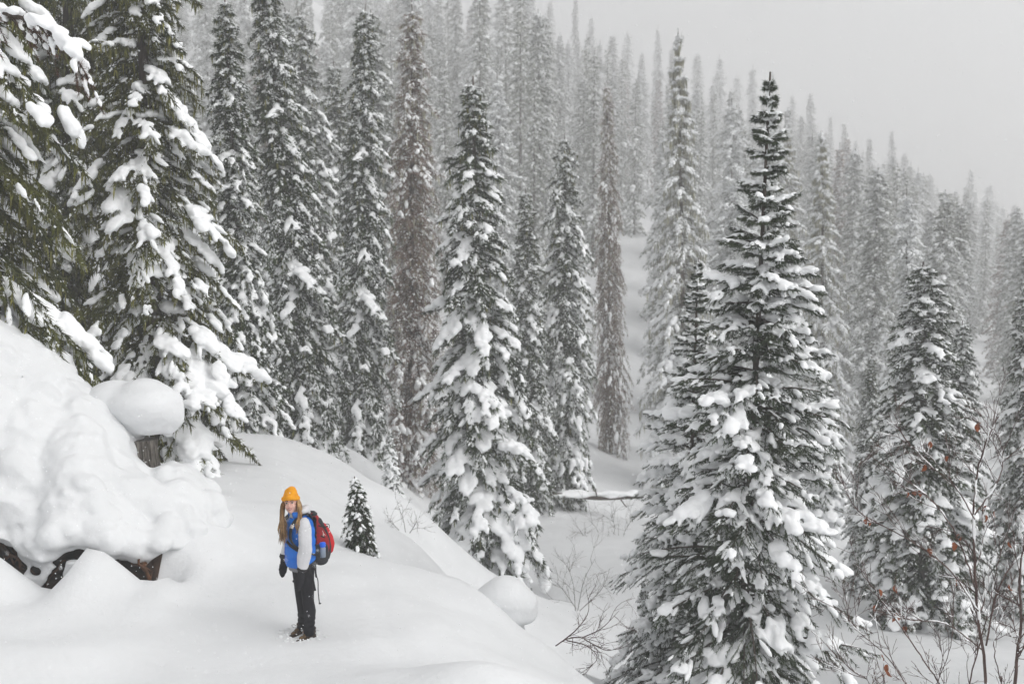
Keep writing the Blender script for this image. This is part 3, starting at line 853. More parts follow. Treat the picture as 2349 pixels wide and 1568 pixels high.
LOOK = {'far0': 'evenly frosted', 'far1': 'grey-green', 'far2': 'broad white cone-shaped', 'far3': 'slim grey-green', 'far4': 'blunt-topped frosted', 'far5': 'loose-branched grey-green', 'far6': 'brownish sparse',
        'far7': 'very narrow column-like', 'pale': 'pale lichen-hung', 'spire0': 'dark-needled snowy', 'spire2': 'dark narrow'}
def far_label(key, px, band):
    where = ('behind the broad olive-green fir' if px < 500 else 'behind the tall dark spires' if px < 880 else 'behind the brown half-bare tree' if px < 1020 else 'behind the central fir' if px < 1230 else
             'behind the column-shaped fir' if px < 1350 else 'beside the snow chute' if px < 1500 else 'behind the tall pale conifer' if px < 1640 else 'behind the large front fir' if px < 1850 else
             'right of the large front fir' if px < 2040 else 'behind the dense dark fir' if px < 2240 else 'near the right edge')
    lv = {'lower': 'at the foot of the hillside', 'middle': 'halfway up the hillside', 'upper': 'high on the hazy hillside', 'ridge': 'on the skyline ridge'}[band]
    return LOOK[key] + ' fir ' + lv + ', ' + where

# skyline trees, each at its place along the ridge
RIDGE = [(1222, -20), (1262, 0), (1320, -5), (1356, 32), (1405, 78), (1440, 70), (1472, 120), (1510, 58), (1540, 110), (1600, 120), (1650, 125), (1690, 165), (1727, 148), (1772, 160), (1818, 218),
         (1860, 212), (1905, 265), (1937, 280), (1962, 320), (1995, 315), (2046, 298), (2075, 350), (2103, 420), (2140, 432), (2175, 450), (2227, 388), (2272, 420), (2300, 470), (2328, 468), (2365, 470)]
for i, (px, py) in enumerate(RIDGE):
    Y = 235 + rnd.uniform(-25, 35)
    bx = at(px, 500, Y)[0]
    PLACED.append((bx, Y))
    zb = tz(bx, Y) - .5
    ap = at(px, py, Y)
    h = ap[2] - zb
    if h < 12:
        zb = ap[2] - 14
    key = 'far%d' % rnd.choice([0, 1, 2, 3, 4, 5, 7])
    plant(key, 'fir_tree', far_label(key, px, 'ridge'), (bx + rnd.uniform(-.6, .6), Y, zb), ap,
          min(1.5, 28 / max(h, 10)) * rnd.uniform(.8, 1.1), rnd.uniform(0, 6), 'firs along the skyline ridge', 'fir tree')

# hillside
rows = [(58, 4.9), (69, 4.9), (83, 4.8), (100, 4.8), (122, 4.8), (150, 5.0), (182, 5.0), (218, 5.2)]
cnt = 0
for Y0, sp in rows:
    half = Y0 * 0.56
    x = -half
    while x < half:
        Y = Y0 + rnd.uniform(-.09, .09) * Y0
        xx = x + rnd.uniform(-.35, .35) * sp
        x += sp * rnd.uniform(.75, 1.3)
        px = 1174.5 + FPX * xx / (Y * math.cos(PITCH))
        chute = 1436 + (Y - 60) * 0.10
        if abs(px - chute) < 24 + 1.7 / Y * FPX and Y < 118: continue
        if 1225 < px < 1460 and Y < 66: continue
        if 990 < px < 1190 and Y < 112: continue          # the central fir stands clear against the far slope
        if any((xx - a) ** 2 + (Y - b) ** 2 < 9 for a, b in PLACED): continue
        z = tz(xx, Y)
        h = rnd.uniform(19, 35) * (0.8 if Y < 90 else 1.0)
        if rnd.random() < .15: h *= .6
        # ridge trees to the right stay below the skyline seen in the photo
        sky_py = np.interp(px, [1150, 1250, 2349], [-200, 10, 470]) + rnd.uniform(5, 60)
        ztop = at(px, sky_py, Y)[2]
        h = min(h, ztop - z)
        if h < 9: continue
        key = 'far%d' % rnd.choice([0, 0, 1, 2, 2, 3, 4, 4, 5, 6, 7])
        if Y < 80 and rnd.random() < .5: key = rnd.choice(['pale', 'spire0', 'spire2'])
        PLACED.append((xx, Y)); cnt += 1
        side = 'left half of' if px < 1150 else 'right half of'
        band = 'lower' if Y < 100 else ('middle' if Y < 165 else 'upper')
        lab = {'lower': 'snow-covered fir in the mid-distance, one of many at the foot of the hillside',
               'middle': 'hazy snow-covered fir, one of many halfway up the wooded hillside',
               'upper': 'faint snowy fir, one of many high on the hazy hillside'}[band]
        lab = far_label(key, px, band)
        plant(key, 'fir_tree', lab, (xx, Y, z - .4), (xx + rnd.uniform(-.5, .5), Y, z + h), rnd.uniform(.85, 1.2) * (1.0 if h > 18 else 1.3), rnd.uniform(0, 6.28),
              {'lower': 'firs at the foot of the hillside', 'middle': 'firs halfway up the hillside', 'upper': 'firs high on the hillside'}[band], 'fir tree')
def distant_firs():
    g = np.random.default_rng(314)
    protos = [gen_tree(400 + k, 30, Rm, pr, 110, M_br=5, need=7, nlen=.6, nw=.16, e0=(.1, -.4), droop=.6, cov=.8, covf=.8, pad=.9, sub=1, trunk_r=.22, br_len=.45, jitter=.45, padk=3, h0=.05, top_snow=False,
                       finger=0, cluster=1, powder=1500, psize=.16) for k, (Rm, pr) in enumerate(((2.2, prof_col(.8, .55)), (1.8, prof_col(.9, .6)), (2.5, prof_cone(.65))))]
    VV, FF, MI = [], [], []; n = 0
    for Y0, sp in ((92, 6.5), (112, 5.5), (138, 5.0), (168, 4.6), (203, 4.6), (240, 4.8)):
        x = -Y0 * .30
        while x < Y0 * .56:
            Y = Y0 * (1 + g.uniform(-.07, .07)); xx = x + g.uniform(-1.5, 1.5); x += sp * g.uniform(.7, 1.3)
            px = 1174.5 + FPX * xx / Y
            if abs(px - 1436 - (Y - 60) * .1) < 24 + 1.7 / Y * FPX and Y < 118: continue
            if any((xx - a) ** 2 + (Y - b) ** 2 < 5 for a, b in PLACED): continue
            z = tz(xx, Y); zt = at(px, np.interp(px, [1150, 1250, 2349], [-200, 20, 480]) + g.uniform(5, 70), Y)[2]
            h = min(g.uniform(17, 31), zt - z)
            if h < 9: continue
            d = protos[g.integers(0, 3)]; a = g.uniform(0, 6.28); s_ = h / 30; w = s_ * g.uniform(.85, 1.25) * (1 if h > 16 else 1.3)
            rm = np.array([[math.cos(a) * w, -math.sin(a) * w, 0], [math.sin(a) * w, math.cos(a) * w, 0], [0, 0, s_]])
            for key, mi in (('crown', 0), ('snow', 1), ('powder', 1), ('trunk', 2)):
                V, F = d[key]
                VV.append(V @ rm.T + [xx, Y, z - .4]); FF.append(F + n); MI.append(np.full(len(F), mi)); n += len(V)
            PLACED.append((xx, Y))
    o = mesh_np('distant_firs', np.concatenate(VV), np.concatenate(FF), M['needle_grey'])
    o.data.materials.append(M['snow']); o.data.materials.append(M['bark'])
    o.data.polygons.foreach_set('material_index', np.concatenate(MI).astype(np.int32))
    tag(o, 'further snow-covered firs filling the gaps of the hazy hillside forest', kind='stuff')
    print('distant faces', sum(map(len, FF)))
distant_firs()
print('hillside trees', cnt, 'trees', len(PLACED))

#@@PART2@@
# ------------------------------------------------------------------ hiker
def chain(C, pts, step=0.35):
    """append spheres (x,y,z,r) along a list of (x,y,z,r) so that they overlap"""
    pts = [np.array(p, float) for p in pts]
    for a, b in zip(pts[:-1], pts[1:]):
        L = np.linalg.norm(a[:3] - b[:3]); n = max(1, int(L / (min(a[3], b[3]) * step)))
        for k in range(n): C.append(a + (b - a) * k / n)
    C.append(pts[-1])

def balls(C, sub=2):
    """plain spheres or ellipsoids: rows x,y,z,r or x,y,z,rx,ry,rz"""
    V, F = ICO[sub]; acc = Acc()
    for c in C:
        c = np.asarray(c, float); r = np.array([c[3]] * 3) if len(c) == 4 else c[3:6]
        acc.add(V * r + c[:3], F)
    return np.concatenate(acc.V), np.concatenate(acc.F)

def loft(rings, n=40, phi=None, thick=0.0):
    """rings: (z, rx, ry, cx, cy); phi range in degrees measured from the front (-Y), positive to +X"""
    full = phi is None
    a = np.linspace(0, 2 * math.pi, n, endpoint=False) if full else np.radians(np.linspace(phi[0], phi[1], n))
    def shell(off):
        V = []
        for z, rx, ry, cx, cy in rings:
            V.append(np.stack([cx + (rx - off) * np.sin(a), cy - (ry - off) * np.cos(a), np.full(len(a), z)], -1))
        return np.concatenate(V)
    A = shell(0); m = len(rings); F = []
    jj = n if full else n - 1
    for i in range(m - 1):
        for j in range(jj):
            p, q = i * n + j, i * n + (j + 1) % n
            F += [(p, q, q + n), (p, q + n, p + n)]
    if thick:
        B = shell(thick); o = len(A)
        F2 = [(c + o, b + o, a_ + o) for a_, b, c in F]
        F3 = []
        for i in (0, m - 1):
            for j in range(jj):
                p, q = i * n + j, i * n + (j + 1) % n
                t = [(p, p + o, q + o), (p, q + o, q)]
                F3 += t if i == 0 else [x[::-1] for x in t]
        if not full:
            for i in range(m - 1):
                for j in (0, n - 1):
                    p, q = i * n + j, (i + 1) * n + j
                    F3 += [(p, q, q + o), (p, q + o, p + o)]
        return np.concatenate([A, B]), np.array(F + F2 + F3)
    return A, np.array(F)

def band(pts, width, thick, side):
    """a flat strap along pts, width along the side vector"""
    pts = np.array(pts, float); n = len(pts); side = np.array(side, float)
    side = side if side.ndim == 2 else np.tile(side, (n, 1))
    T = np.gradient(pts, axis=0); T /= np.linalg.norm(T, axis=1, keepdims=True)
    S = side - (side * T).sum(1, keepdims=True) * T; S /= np.linalg.norm(S, axis=1, keepdims=True)
    N = np.cross(T, S)
    V = np.stack([pts - S * width / 2 - N * thick / 2, pts + S * width / 2 - N * thick / 2, pts + S * width / 2 + N * thick / 2, pts - S * width / 2 + N * thick / 2], 1).reshape(-1, 3)
    F = []
    for i in range(n - 1):
        for j in range(4):
            a, b = i * 4 + j, i * 4 + (j + 1) % 4
            F += [(a, b, b + 4), (a, b + 4, a + 4)]
    F += [(0, 2, 1), (0, 3, 2), (4 * n - 4, 4 * n - 3, 4 * n - 2), (4 * n - 4, 4 * n - 2, 4 * n - 1)]
    return V, np.array(F)

def spline(pts, n):
    """Catmull-Rom through the points"""
    P = np.array(pts, float); P = np.concatenate([[2 * P[0] - P[1]], P, [2 * P[-1] - P[-2]]])
    out = []
    m = len(P) - 3
    for s in np.linspace(0, m - 1e-6, n):
        i = int(s); t = s - i; p0, p1, p2, p3 = P[i:i + 4]
        out.append(.5 * ((2 * p1) + (-p0 + p2) * t + (2 * p0 - 5 * p1 + 4 * p2 - p3) * t * t + (-p0 + 3 * p1 - 3 * p2 + p3) * t ** 3))
    return np.array(out)

M['skin'] = material('skin', (0.66, 0.41, 0.34), 0.5, (0.72, 0.44, 0.37), 9.0)
M['lips'] = material('lips', (0.42, 0.14, 0.13), 0.5)
M['teeth'] = material('teeth', (0.7, 0.66, 0.6), 0.4)
M['eye_white'] = material('eye_white', (0.55, 0.53, 0.5), 0.3)
M['iris'] = material('dark_iris', (0.03, 0.025, 0.02), 0.2)
M['brow'] = material('brow_hair', (0.045, 0.025, 0.014), 0.9)
M['hair'] = material('light_brown_hair', (0.15, 0.080, 0.032), 0.55, (0.42, 0.27, 0.13), 7.0, island=0.45, stretch=(2, 2, .5))
M['hat'] = material('mustard_knit', (0.86, 0.38, 0.012), 0.95, (0.76, 0.30, 0.008), 12, bump=0.6, bscale=90)
M['vest'] = material('bright_blue_nylon', (0.008, 0.16, 0.62), 0.5, (0.006, 0.13, 0.54), 8, bump=0.35, bscale=25)
M['vest_dark'] = material('deeper_blue_nylon', (0.006, 0.07, 0.50), 0.5, bump=0.3, bscale=25)
M['hoodie'] = material('pale_grey_fleece', (0.64, 0.64, 0.66), 0.95, (0.57, 0.57, 0.59), 5, bump=0.5, bscale=16)
M['shirt'] = material('grey_marl_shirt', (0.23, 0.23, 0.24), 0.9)
M['black'] = material('black_fabric', (0.010, 0.010, 0.013), 0.85, (0.018, 0.018, 0.022), 8, bump=0.4, bscale=30, spec=.2)
M['strap'] = material('black_webbing', (0.018, 0.018, 0.020), 0.7)
M['charcoal'] = material('charcoal_fabric', (0.022, 0.023, 0.027), 0.8, (0.035, 0.036, 0.04), 10, bump=0.3, bscale=50)
M['red'] = material('dark_red_nylon', (0.30, 0.012, 0.018), 0.6, (0.22, 0.008, 0.014), 9, bump=0.35, bscale=40)
M['red_bright'] = material('red_nylon', (0.50, 0.012, 0.018), 0.6)
M['cap_blue'] = material('blue_plastic', (0.02, 0.14, 0.75), 0.3)
M['bottle'] = material('grey_bottle', (0.25, 0.30, 0.38), 0.35)
M['boot'] = material('dark_boot_leather', (0.020, 0.014, 0.010), 0.8, (0.05, 0.032, 0.018), 25, bump=0.5, bscale=50)
M['boot_brown'] = material('brown_suede', (0.13, 0.085, 0.045), 0.9)
M['pale_mark'] = material('pale_print', (0.6, 0.55, 0.5), 0.6)

YAW = R(55)
foot = at_z(694, 1452, 0.0)
HX, HY = foot[0] - 0.02, foot[1]
HZ = tz(HX, HY) - 0.055
hiker = empty('person', (HX, HY, HZ), label='hiker in yellow beanie and blue vest over white hoodie, looking back on the trail', cat='person')
hiker.rotation_euler = (0, 0, -YAW); hiker.scale = (1.045,) * 3
pack = empty('backpack', (HX, HY, HZ), label='red and black backpack worn on the back of the hiker', cat='backpack')
pack.rotation_euler = (0, 0, -YAW); pack.scale = (1.045,) * 3

def head_xf(P, yaw=R(58), pitch=R(6), roll=R(-4), c=(0.0, -0.085, 1.555)):
    m = Matrix.Rotation(yaw, 3, 'Z') @ Matrix.Rotation(-pitch, 3, 'X') @ Matrix.Rotation(roll, 3, 'Y')
    return np.asarray(P, float) @ np.array(m).T + np.array(c)

def build_hiker():
    # one continuous body; the head is laid out in its own frame (face towards -Y)
    C = []
    chain(C, [(0, .03, .90, .088), (0, .03, 1.05, .10), (0, .02, 1.22, .115), (0, .01, 1.32, .09), (0, -.02, 1.40, .055), (0, -.055, 1.47, .05), (0, -.07, 1.52, .05)])
    chain(C, [(-.10, .02, 1.35, .055), (.10, .02, 1.35, .055)])
    chain(C, [(.15, -.01, 1.345, .05), (.20, -.01, 1.22, .043), (.215, -.02, 1.08, .036), (.21, -.04, .95, .030), (.205, -.06, .87, .024), (.20, -.072, .80, .028), (.195, -.085, .74, .020)])
    chain(C, [(-.15, .01, 1.345, .05), (-.21, .01, 1.22, .043), (-.24, .0, 1.08, .036), (-.24, -.05, .95, .030), (-.24, -.075, .88, .024), (-.24, -.085, .80, .030), (-.238, -.09, .74, .022)])
    for s in (1, -1):
        chain(C, [(s * .06, .04, .86, .078), (s * .082, .045, .66, .068), (s * .09, .055, .47, .053), (s * .09, .07, .33, .053), (s * .09, .065, .10, .034), (s * .09, .03, .05, .032), (s * .09, -.06, .035, .03)])
    V1, F1 = balls(C)
    H = [(0, .012, .030, .073, .092, .085), (0, -.015, -.035, .060, .070, .070), (0, -.045, -.085, .026, .030, .024), (0, -.02, -.065, .045, .055, .040),
         (.030, -.062, -.030, .024, .022, .026), (-.030, -.062, -.030, .024, .022, .026), (0, -.070, .040, .045, .022, .022),
         (0, -.094, -.004, .0085, .013, .020), (0, -.102, -.018, .011, .012, .010), (.009, -.092, -.021, .008, .009, .007), (-.009, -.092, -.021, .008, .009, .007),
         (.074, .010, -.01, .008, .018, .028), (-.074, .010, -.01, .008, .018, .028), (0, -.078, -.050, .022, .014, .016)]
    V2, F2 = balls(H)
    V2 = head_xf(V2)
    V = np.concatenate([V1, V2]); F = np.concatenate([F1, F2 + len(V1)])
    remesh('body', V, F, M['skin'], 0.0055, hiker, smooth_it=3)
    def hp(name, rows, mat, sub=2):
        V, F = balls(rows, sub); return mesh_np(name, head_xf(V), F, mat, hiker)
    for s in (1, -1):
        e = hp('eye', [(s * .030, -.0775, .008, .0135, .008, .0075)], M['eye_white'], 3)
        V, F = balls([(s * .029, -.0845, .008, .0068, .0025, .0068)], 2)
        mesh_np('iris', head_xf(V), F, M['iris'], e)
        V, F = tube_arrays([(s * .016, -.0875, .0145), (s * .030, -.0885, .0185), (s * .045, -.079, .0125)], [.0022, .0026, .0018], 6)
        mesh_np('eyelashes', head_xf(V), F, M['brow'], hiker)
        V, F = tube_arrays([(s * .013, -.093, .030), (s * .030, -.093, .037), (s * .049, -.077, .030)], [.0035, .0042, .0022], 6)
        mesh_np('eyebrow', head_xf(V), F, M['brow'], hiker)
    V, F = tube_arrays([(-.024, -.083, -.050), (-.009, -.094, -.0455), (0, -.094, -.047), (.009, -.094, -.0455), (.024, -.083, -.050)], [.002, .0045, .004, .0045, .002], 8)
    V3, F3 = tube_arrays([(-.022, -.083, -.054), (0, -.0925, -.0625), (.022, -.083, -.054)], [.002, .0055, .002], 8)
    lp = mesh_np('lips', head_xf(np.concatenate([V, V3])), np.concatenate([F, F3 + len(V)]), M['lips'], hiker)
    V, F = balls([(0, -.0885, -.0535, .015, .004, .0045)]); mesh_np('teeth', head_xf(V), F, M['teeth'], lp)

    # beanie
    rows = [(0, .020, .060, .086, .102, .075), (0, .035, .105, .070, .082, .058), (0.008, .055, .135, .046, .052, .036)]
    chain(rows, [])if False else None
    for k in range(30):
        a = 2 * math.pi * k / 30
        rows.append((.084 * math.sin(a), .012 - .100 * math.cos(a), .058 - .028 * (1 - math.cos(a)) / 2, .016, .016, .027))
    V, F = balls(rows)
    nn = Noise3(np.random.default_rng(4), 30)
    Vx = head_xf(V)
    remesh('beanie', Vx, F, M['hat'], 0.005, hiker, smooth_it=5, disp=lambda c: nn(c) * .0012 + .0012 * np.sin(np.arctan2(c[:, 1] + .085, c[:, 0]) * 60))

    # hair: locks from under the beanie
    g = np.random.default_rng(12); acc = Acc()
    for k in range(340):
        a = g.uniform(math.pi * .36, math.pi * 1.64)           # from the temples round the back
        p0 = np.array([.080 * math.sin(a), .010 - .088 * math.cos(a), .045 - .03 * g.random()])
        sidew = 1 if p0[0] > 0 else -1
        ln = g.uniform(.26, .40) if sidew < 0 else g.uniform(.22, .33)
        if abs(a - math.pi) < .5: sidew = g.choice([-1, 1])
        x1 = sidew * g.uniform(.070, .105); y1 = g.uniform(-.055, .04)
        x2 = sidew * g.uniform(.055, .125); y2 = g.uniform(-.14, -.03)
        if sidew > 0: y2 = g.uniform(-.12, .0); x2 = g.uniform(.05, .115)
        wv = g.uniform(.004, .010); ph = g.uniform(0, 6)
        pts = spline([p0, (x1, y1 if abs(x1) > .082 else max(y1, -.02), -.03), ((x1 + x2) / 2 + .01 * sidew, (y1 + y2) / 2, -.03 - ln * .45), (x2, y2, -.03 - ln * .8), (x2 + g.uniform(-.02, .02), y2, -.03 - ln)], 14)
        z = np.arange(14) / 13.
        pts[:, 0] += wv * np.sin(z * 11 + ph) * z; pts[:, 1] += wv * np.cos(z * 9 + ph) * z
        r = g.uniform(.0022, .0052) * np.concatenate([[.7], np.ones(8), np.linspace(1, .15, 5)])
        # keep hair hanging vertically in the world: only the roots follow the head tilt
        acc.tube(head_xf(pts), r, 5)
    acc.build('hair', M['hair'], hiker)

    # hoodie
    rings = [(.862, .154, .125, 0, .01), (.90, .158, .130, 0, .01), (1.0, .156, .128, 0, .015), (1.15, .154, .125, 0, .01), (1.28, .154, .120, 0, .005), (1.36, .145, .100, 0, 0), (1.405, .10, .080, 0, -.01), (1.44, .066, .066, 0, -.03), (1.465, .060, .060, 0, -.04)]
    acc = Acc(); acc.add(*loft(rings, thick=.012))
    C = []
    nn2 = Noise3(np.random.default_rng(8), 16)
    hd = acc.build('hoodie', M['hoodie'], hiker)
    for nm, pts in (('sleeve', [(.150, -.005, 1.355, .058), (.185, -.005, 1.30, .068), (.205, -.01, 1.20, .072), (.215, -.02, 1.08, .075), (.213, -.035, .99, .072), (.209, -.045, .92, .066), (.206, -.052, .885, .056)]),
                    ('sleeve', [(-.150, .01, 1.355, .058), (-.20, .01, 1.27, .064), (-.225, .005, 1.16, .068), (-.24, -.01, 1.06, .070), (-.238, -.045, .97, .068), (-.238, -.065, .915, .058), (-.24, -.072, .89, .045)])):
        C = []; chain(C, pts, .25); V, F = balls(C)
        remesh(nm, V, F, M['hoodie'], 0.009, hiker, smooth_it=4, disp=lambda c: nn2(c) * .006 + .001 * np.sin(c[:, 2] * 70 + c[:, 0] * 30))
    C = [(0, .075, 1.455, .085, .05, .042), (.045, .055, 1.465, .05, .05, .042), (-.045, .055, 1.465, .05, .05, .042), (.07, .03, 1.46, .035, .05, .035), (-.07, .03, 1.46, .035, .05, .035), (0, .095, 1.435, .07, .035, .05), (.03, .085, 1.49, .045, .035, .03)]
    V, F = balls(C); remesh('hood', V, F, M['hoodie'], 0.007, hiker, smooth_it=6)
    # shirt hem
    V, F = loft([(.815, .146, .122, 0, .012), (.90, .150, .124, 0, .012)], thick=.008); mesh_np('shirt_hem', V, F, M['shirt'], hiker)

    # puffer vest, open in front; quilted
    zz = np.linspace(.875, 1.395, 53)
    def vr(z):
        rx = np.interp(z, [.87, .95, 1.1, 1.28, 1.35, 1.395], [.172, .182, .180, .178, .168, .125])
        ry = np.interp(z, [.87, .95, 1.1, 1.28, 1.35, 1.395], [.150, .162, .160, .148, .125, .095])
        q = 0.010 * abs(math.sin((z - .875) * math.pi / .105)) ** .6
        return rx + q, ry + q
    rings = [(z, *vr(z), 0, .012 - max(0, z - 1.3) * .15) for z in zz]
    v = empty('vest', (0, 0, 0)); v.parent = hiker
    V, F = loft(rings, 60, (-3, 180), .022); V[:, 2] += -.012 * np.cos(np.arctan2(V[:, 0], -V[:, 1])) * (V[:, 2] < 1.0); mesh_np('vest_panel', V, F, M['vest'], v)
    V, F = loft(rings, 50, (180.4, 318), .022); mesh_np('vest_panel', V, F, M['vest'], v)
    V, F = loft([(.862, .170, .138, 0, .012), (.885, .180, .150, 0, .012), (.93, .187, .157, 0, .012), (.955, .185, .155, 0, .012)], 60, (-2, 179), .02); mesh_np('waist_band', V, F, M['vest_dark'], v)
    V, F = loft([(.862, .170, .138, 0, .012), (.885, .180, .150, 0, .012), (.93, .187, .157, 0, .012), (.955, .185, .155, 0, .012)], 50, (181, 319), .02); mesh_np('waist_band', V, F, M['vest_dark'], v)
    # collar, zip and snaps
    V, F = loft([(1.385, .118, .098, 0, -.005), (1.43, .098, .092, 0, -.02), (1.465, .095, .088, 0, -.025)], 50, (35, 325), .014); mesh_np('collar', V, F, M['vest'], v)
    ph = R(-3)
    zp = [((vr(z)[0] + .002) * math.sin(ph), .012 - (vr(z)[1] + .002) * math.cos(ph), z) for z in np.linspace(.88, 1.36, 14)]
    V, F = tube_arrays(zp, .004, 6); mesh_np('zip', V, F, M['vest_dark'], v)
    ph = R(5)
    for z in (.91, .99, 1.10, 1.21):
        a_, b_ = vr(z); V, F = balls([((a_ + .003) * math.sin(ph), .012 - (b_ + .003) * math.cos(ph), z, .008)], 2); mesh_np('snap', V, F, M['bottle'], v)
    # slanted dark pocket flap
    pf = []
    for ph_, z in ((12, 1.155), (28, 1.125), (44, 1.095), (58, 1.07)):
        a_, b_ = vr(z); pf.append(((a_ + .008) * math.sin(R(ph_)), .012 - (b_ + .008) * math.cos(R(ph_)), z))
    V, F = band(pf, .034, .006, (0, 0, 1)); mesh_np('pocket_flap', V, F, M['strap'], v)

    # trousers
    C = []
    chain(C, [(0, .03, .93, .10), (0, .03, .86, .11)])
    for s in (1, -1):
        chain(C, [(s * .055, .035, .90, .098), (s * .070, .04, .82, .100), (s * .082, .045, .70, .085), (s * .088, .05, .58, .075), (s * .09, .055, .47, .066), (s * .09, .068, .36, .069), (s * .09, .068, .24, .060), (s * .09, .065, .16, .058), (s * .09, .06, .13, .060)], .22)
    V, F = balls(C)
    nn3 = Noise3(np.random.default_rng(9), 14)
    remesh('trousers', V, F, M['black'], 0.009, hiker, smooth_it=4, disp=lambda c: nn3(c) * .004 + .0035 * np.sin(c[:, 2] * 110 + c[:, 0] * 20) * (c[:, 2] < .3))
    # mittens
    for nm, w, p, q, th in (('mitten', 1, (.205, -.06, .862), (.190, -.10, .66), (.170, -.14, .75)), ('mitten', 1, (-.24, -.075, .89), (-.238, -.10, .70), (-.20, -.145, .78))):
        p, q, th = map(np.array, (p, q, th)); m_ = p * .45 + q * .55
        C = []
        for t in np.linspace(0, 1, 12):
            c = p + (q - p) * t; r = np.interp(t, [0, .15, .5, .85, 1], [.042, .038, .047, .040, .024])
            C.append((*c, r * .8, r * 1.12, .03))
        for t in np.linspace(0, 1, 6):
            c = (p * .62 + q * .38) + (th - (p * .62 + q * .38)) * t; r = .019 - .004 * t; C.append((*c, r, r, r * 1.1))
        V, F = balls(C); mt = remesh(nm, V, F, M['black'], 0.006, hiker, smooth_it=3)
        V, F = tube_arrays([p + (p - q) * .22, p + (p - q) * .05, p - (p - q) * .03], [.050, .056, .048], 16); mesh_np('cuff', V, F, M['strap'], mt)
    # boots
    g = np.random.default_rng(20)
    for s, tw, dy in ((1, 10, 0.02), (-1, 18, -0.005)):
        C = [(0, .055, .155, .056, .06, .03), (0, .055, .12, .053, .058, .04), (0, .07, .06, .043, .048, .05), (0, .02, .07, .045, .06, .045), (0, -.04, .052, .046, .055, .036), (0, -.09, .045, .045, .05, .030), (0, -.125, .040, .038, .035, .026)]
        V, F = balls(C); rm = np.array(Matrix.Rotation(R(tw), 3, 'Z')); off = np.array([s * .09, dy + .01, 0])
        tf = lambda P: np.asarray(P, float) @ rm.T + off
        bt = remesh('boot', tf(V), F, M['boot'], 0.006, hiker, smooth_it=3)
        V, F = balls([(0, .075, .012, .046, .05, .014), (0, .0, .012, .044, .08, .014), (0, -.09, .012, .049, .065, .014)]); mesh_np('sole', tf(V), F, M['strap'], bt)
        V, F = balls([(0, -.045, .085, .024, .055, .018), (0, -.015, .105, .022, .03, .02)]); mesh_np('tongue', tf(V), F, M['boot_brown'], bt)
        la = Acc()
        for k in range(4):
            y = -.075 + k * .022; z = .088 + k * .013
            la.tube(tf([(-.028, y, z - .012), (0, y - .004, z + .006), (.028, y + .006, z - .012)]), .0025, 5)
        la.tube(tf(spline([(0, .0, .14), (-.03, -.03, .165), (-.055, -.04, .15), (-.04, -.02, .125), (0, -.005, .135)], 14)), .002, 5)
        la.build('laces', M['strap'], bt)
        acc = Acc(); n = 46
        P = np.stack([g.normal(size=n) * .045, g.uniform(-.17, .10, n), g.uniform(.005, .075, n)], -1)
        r = g.uniform(.006, .017, n)
        acc.add(*blobs(g, tf(P), np.tile([1., 0, 0], (n, 1)), r, r, r * .8, sub=1, amp=.3))
        acc.build('clinging_snow', M['snow'], bt)['kind'] = 'stuff'
build_hiker()

def fine(rows, k=4):
    rows = np.array(rows, float); t = np.arange(len(rows)); tt = np.linspace(0, len(rows) - 1, (len(rows) - 1) * k + 1)
    return np.stack([np.interp(tt, t, rows[:, j]) for j in range(rows.shape[1])], -1)

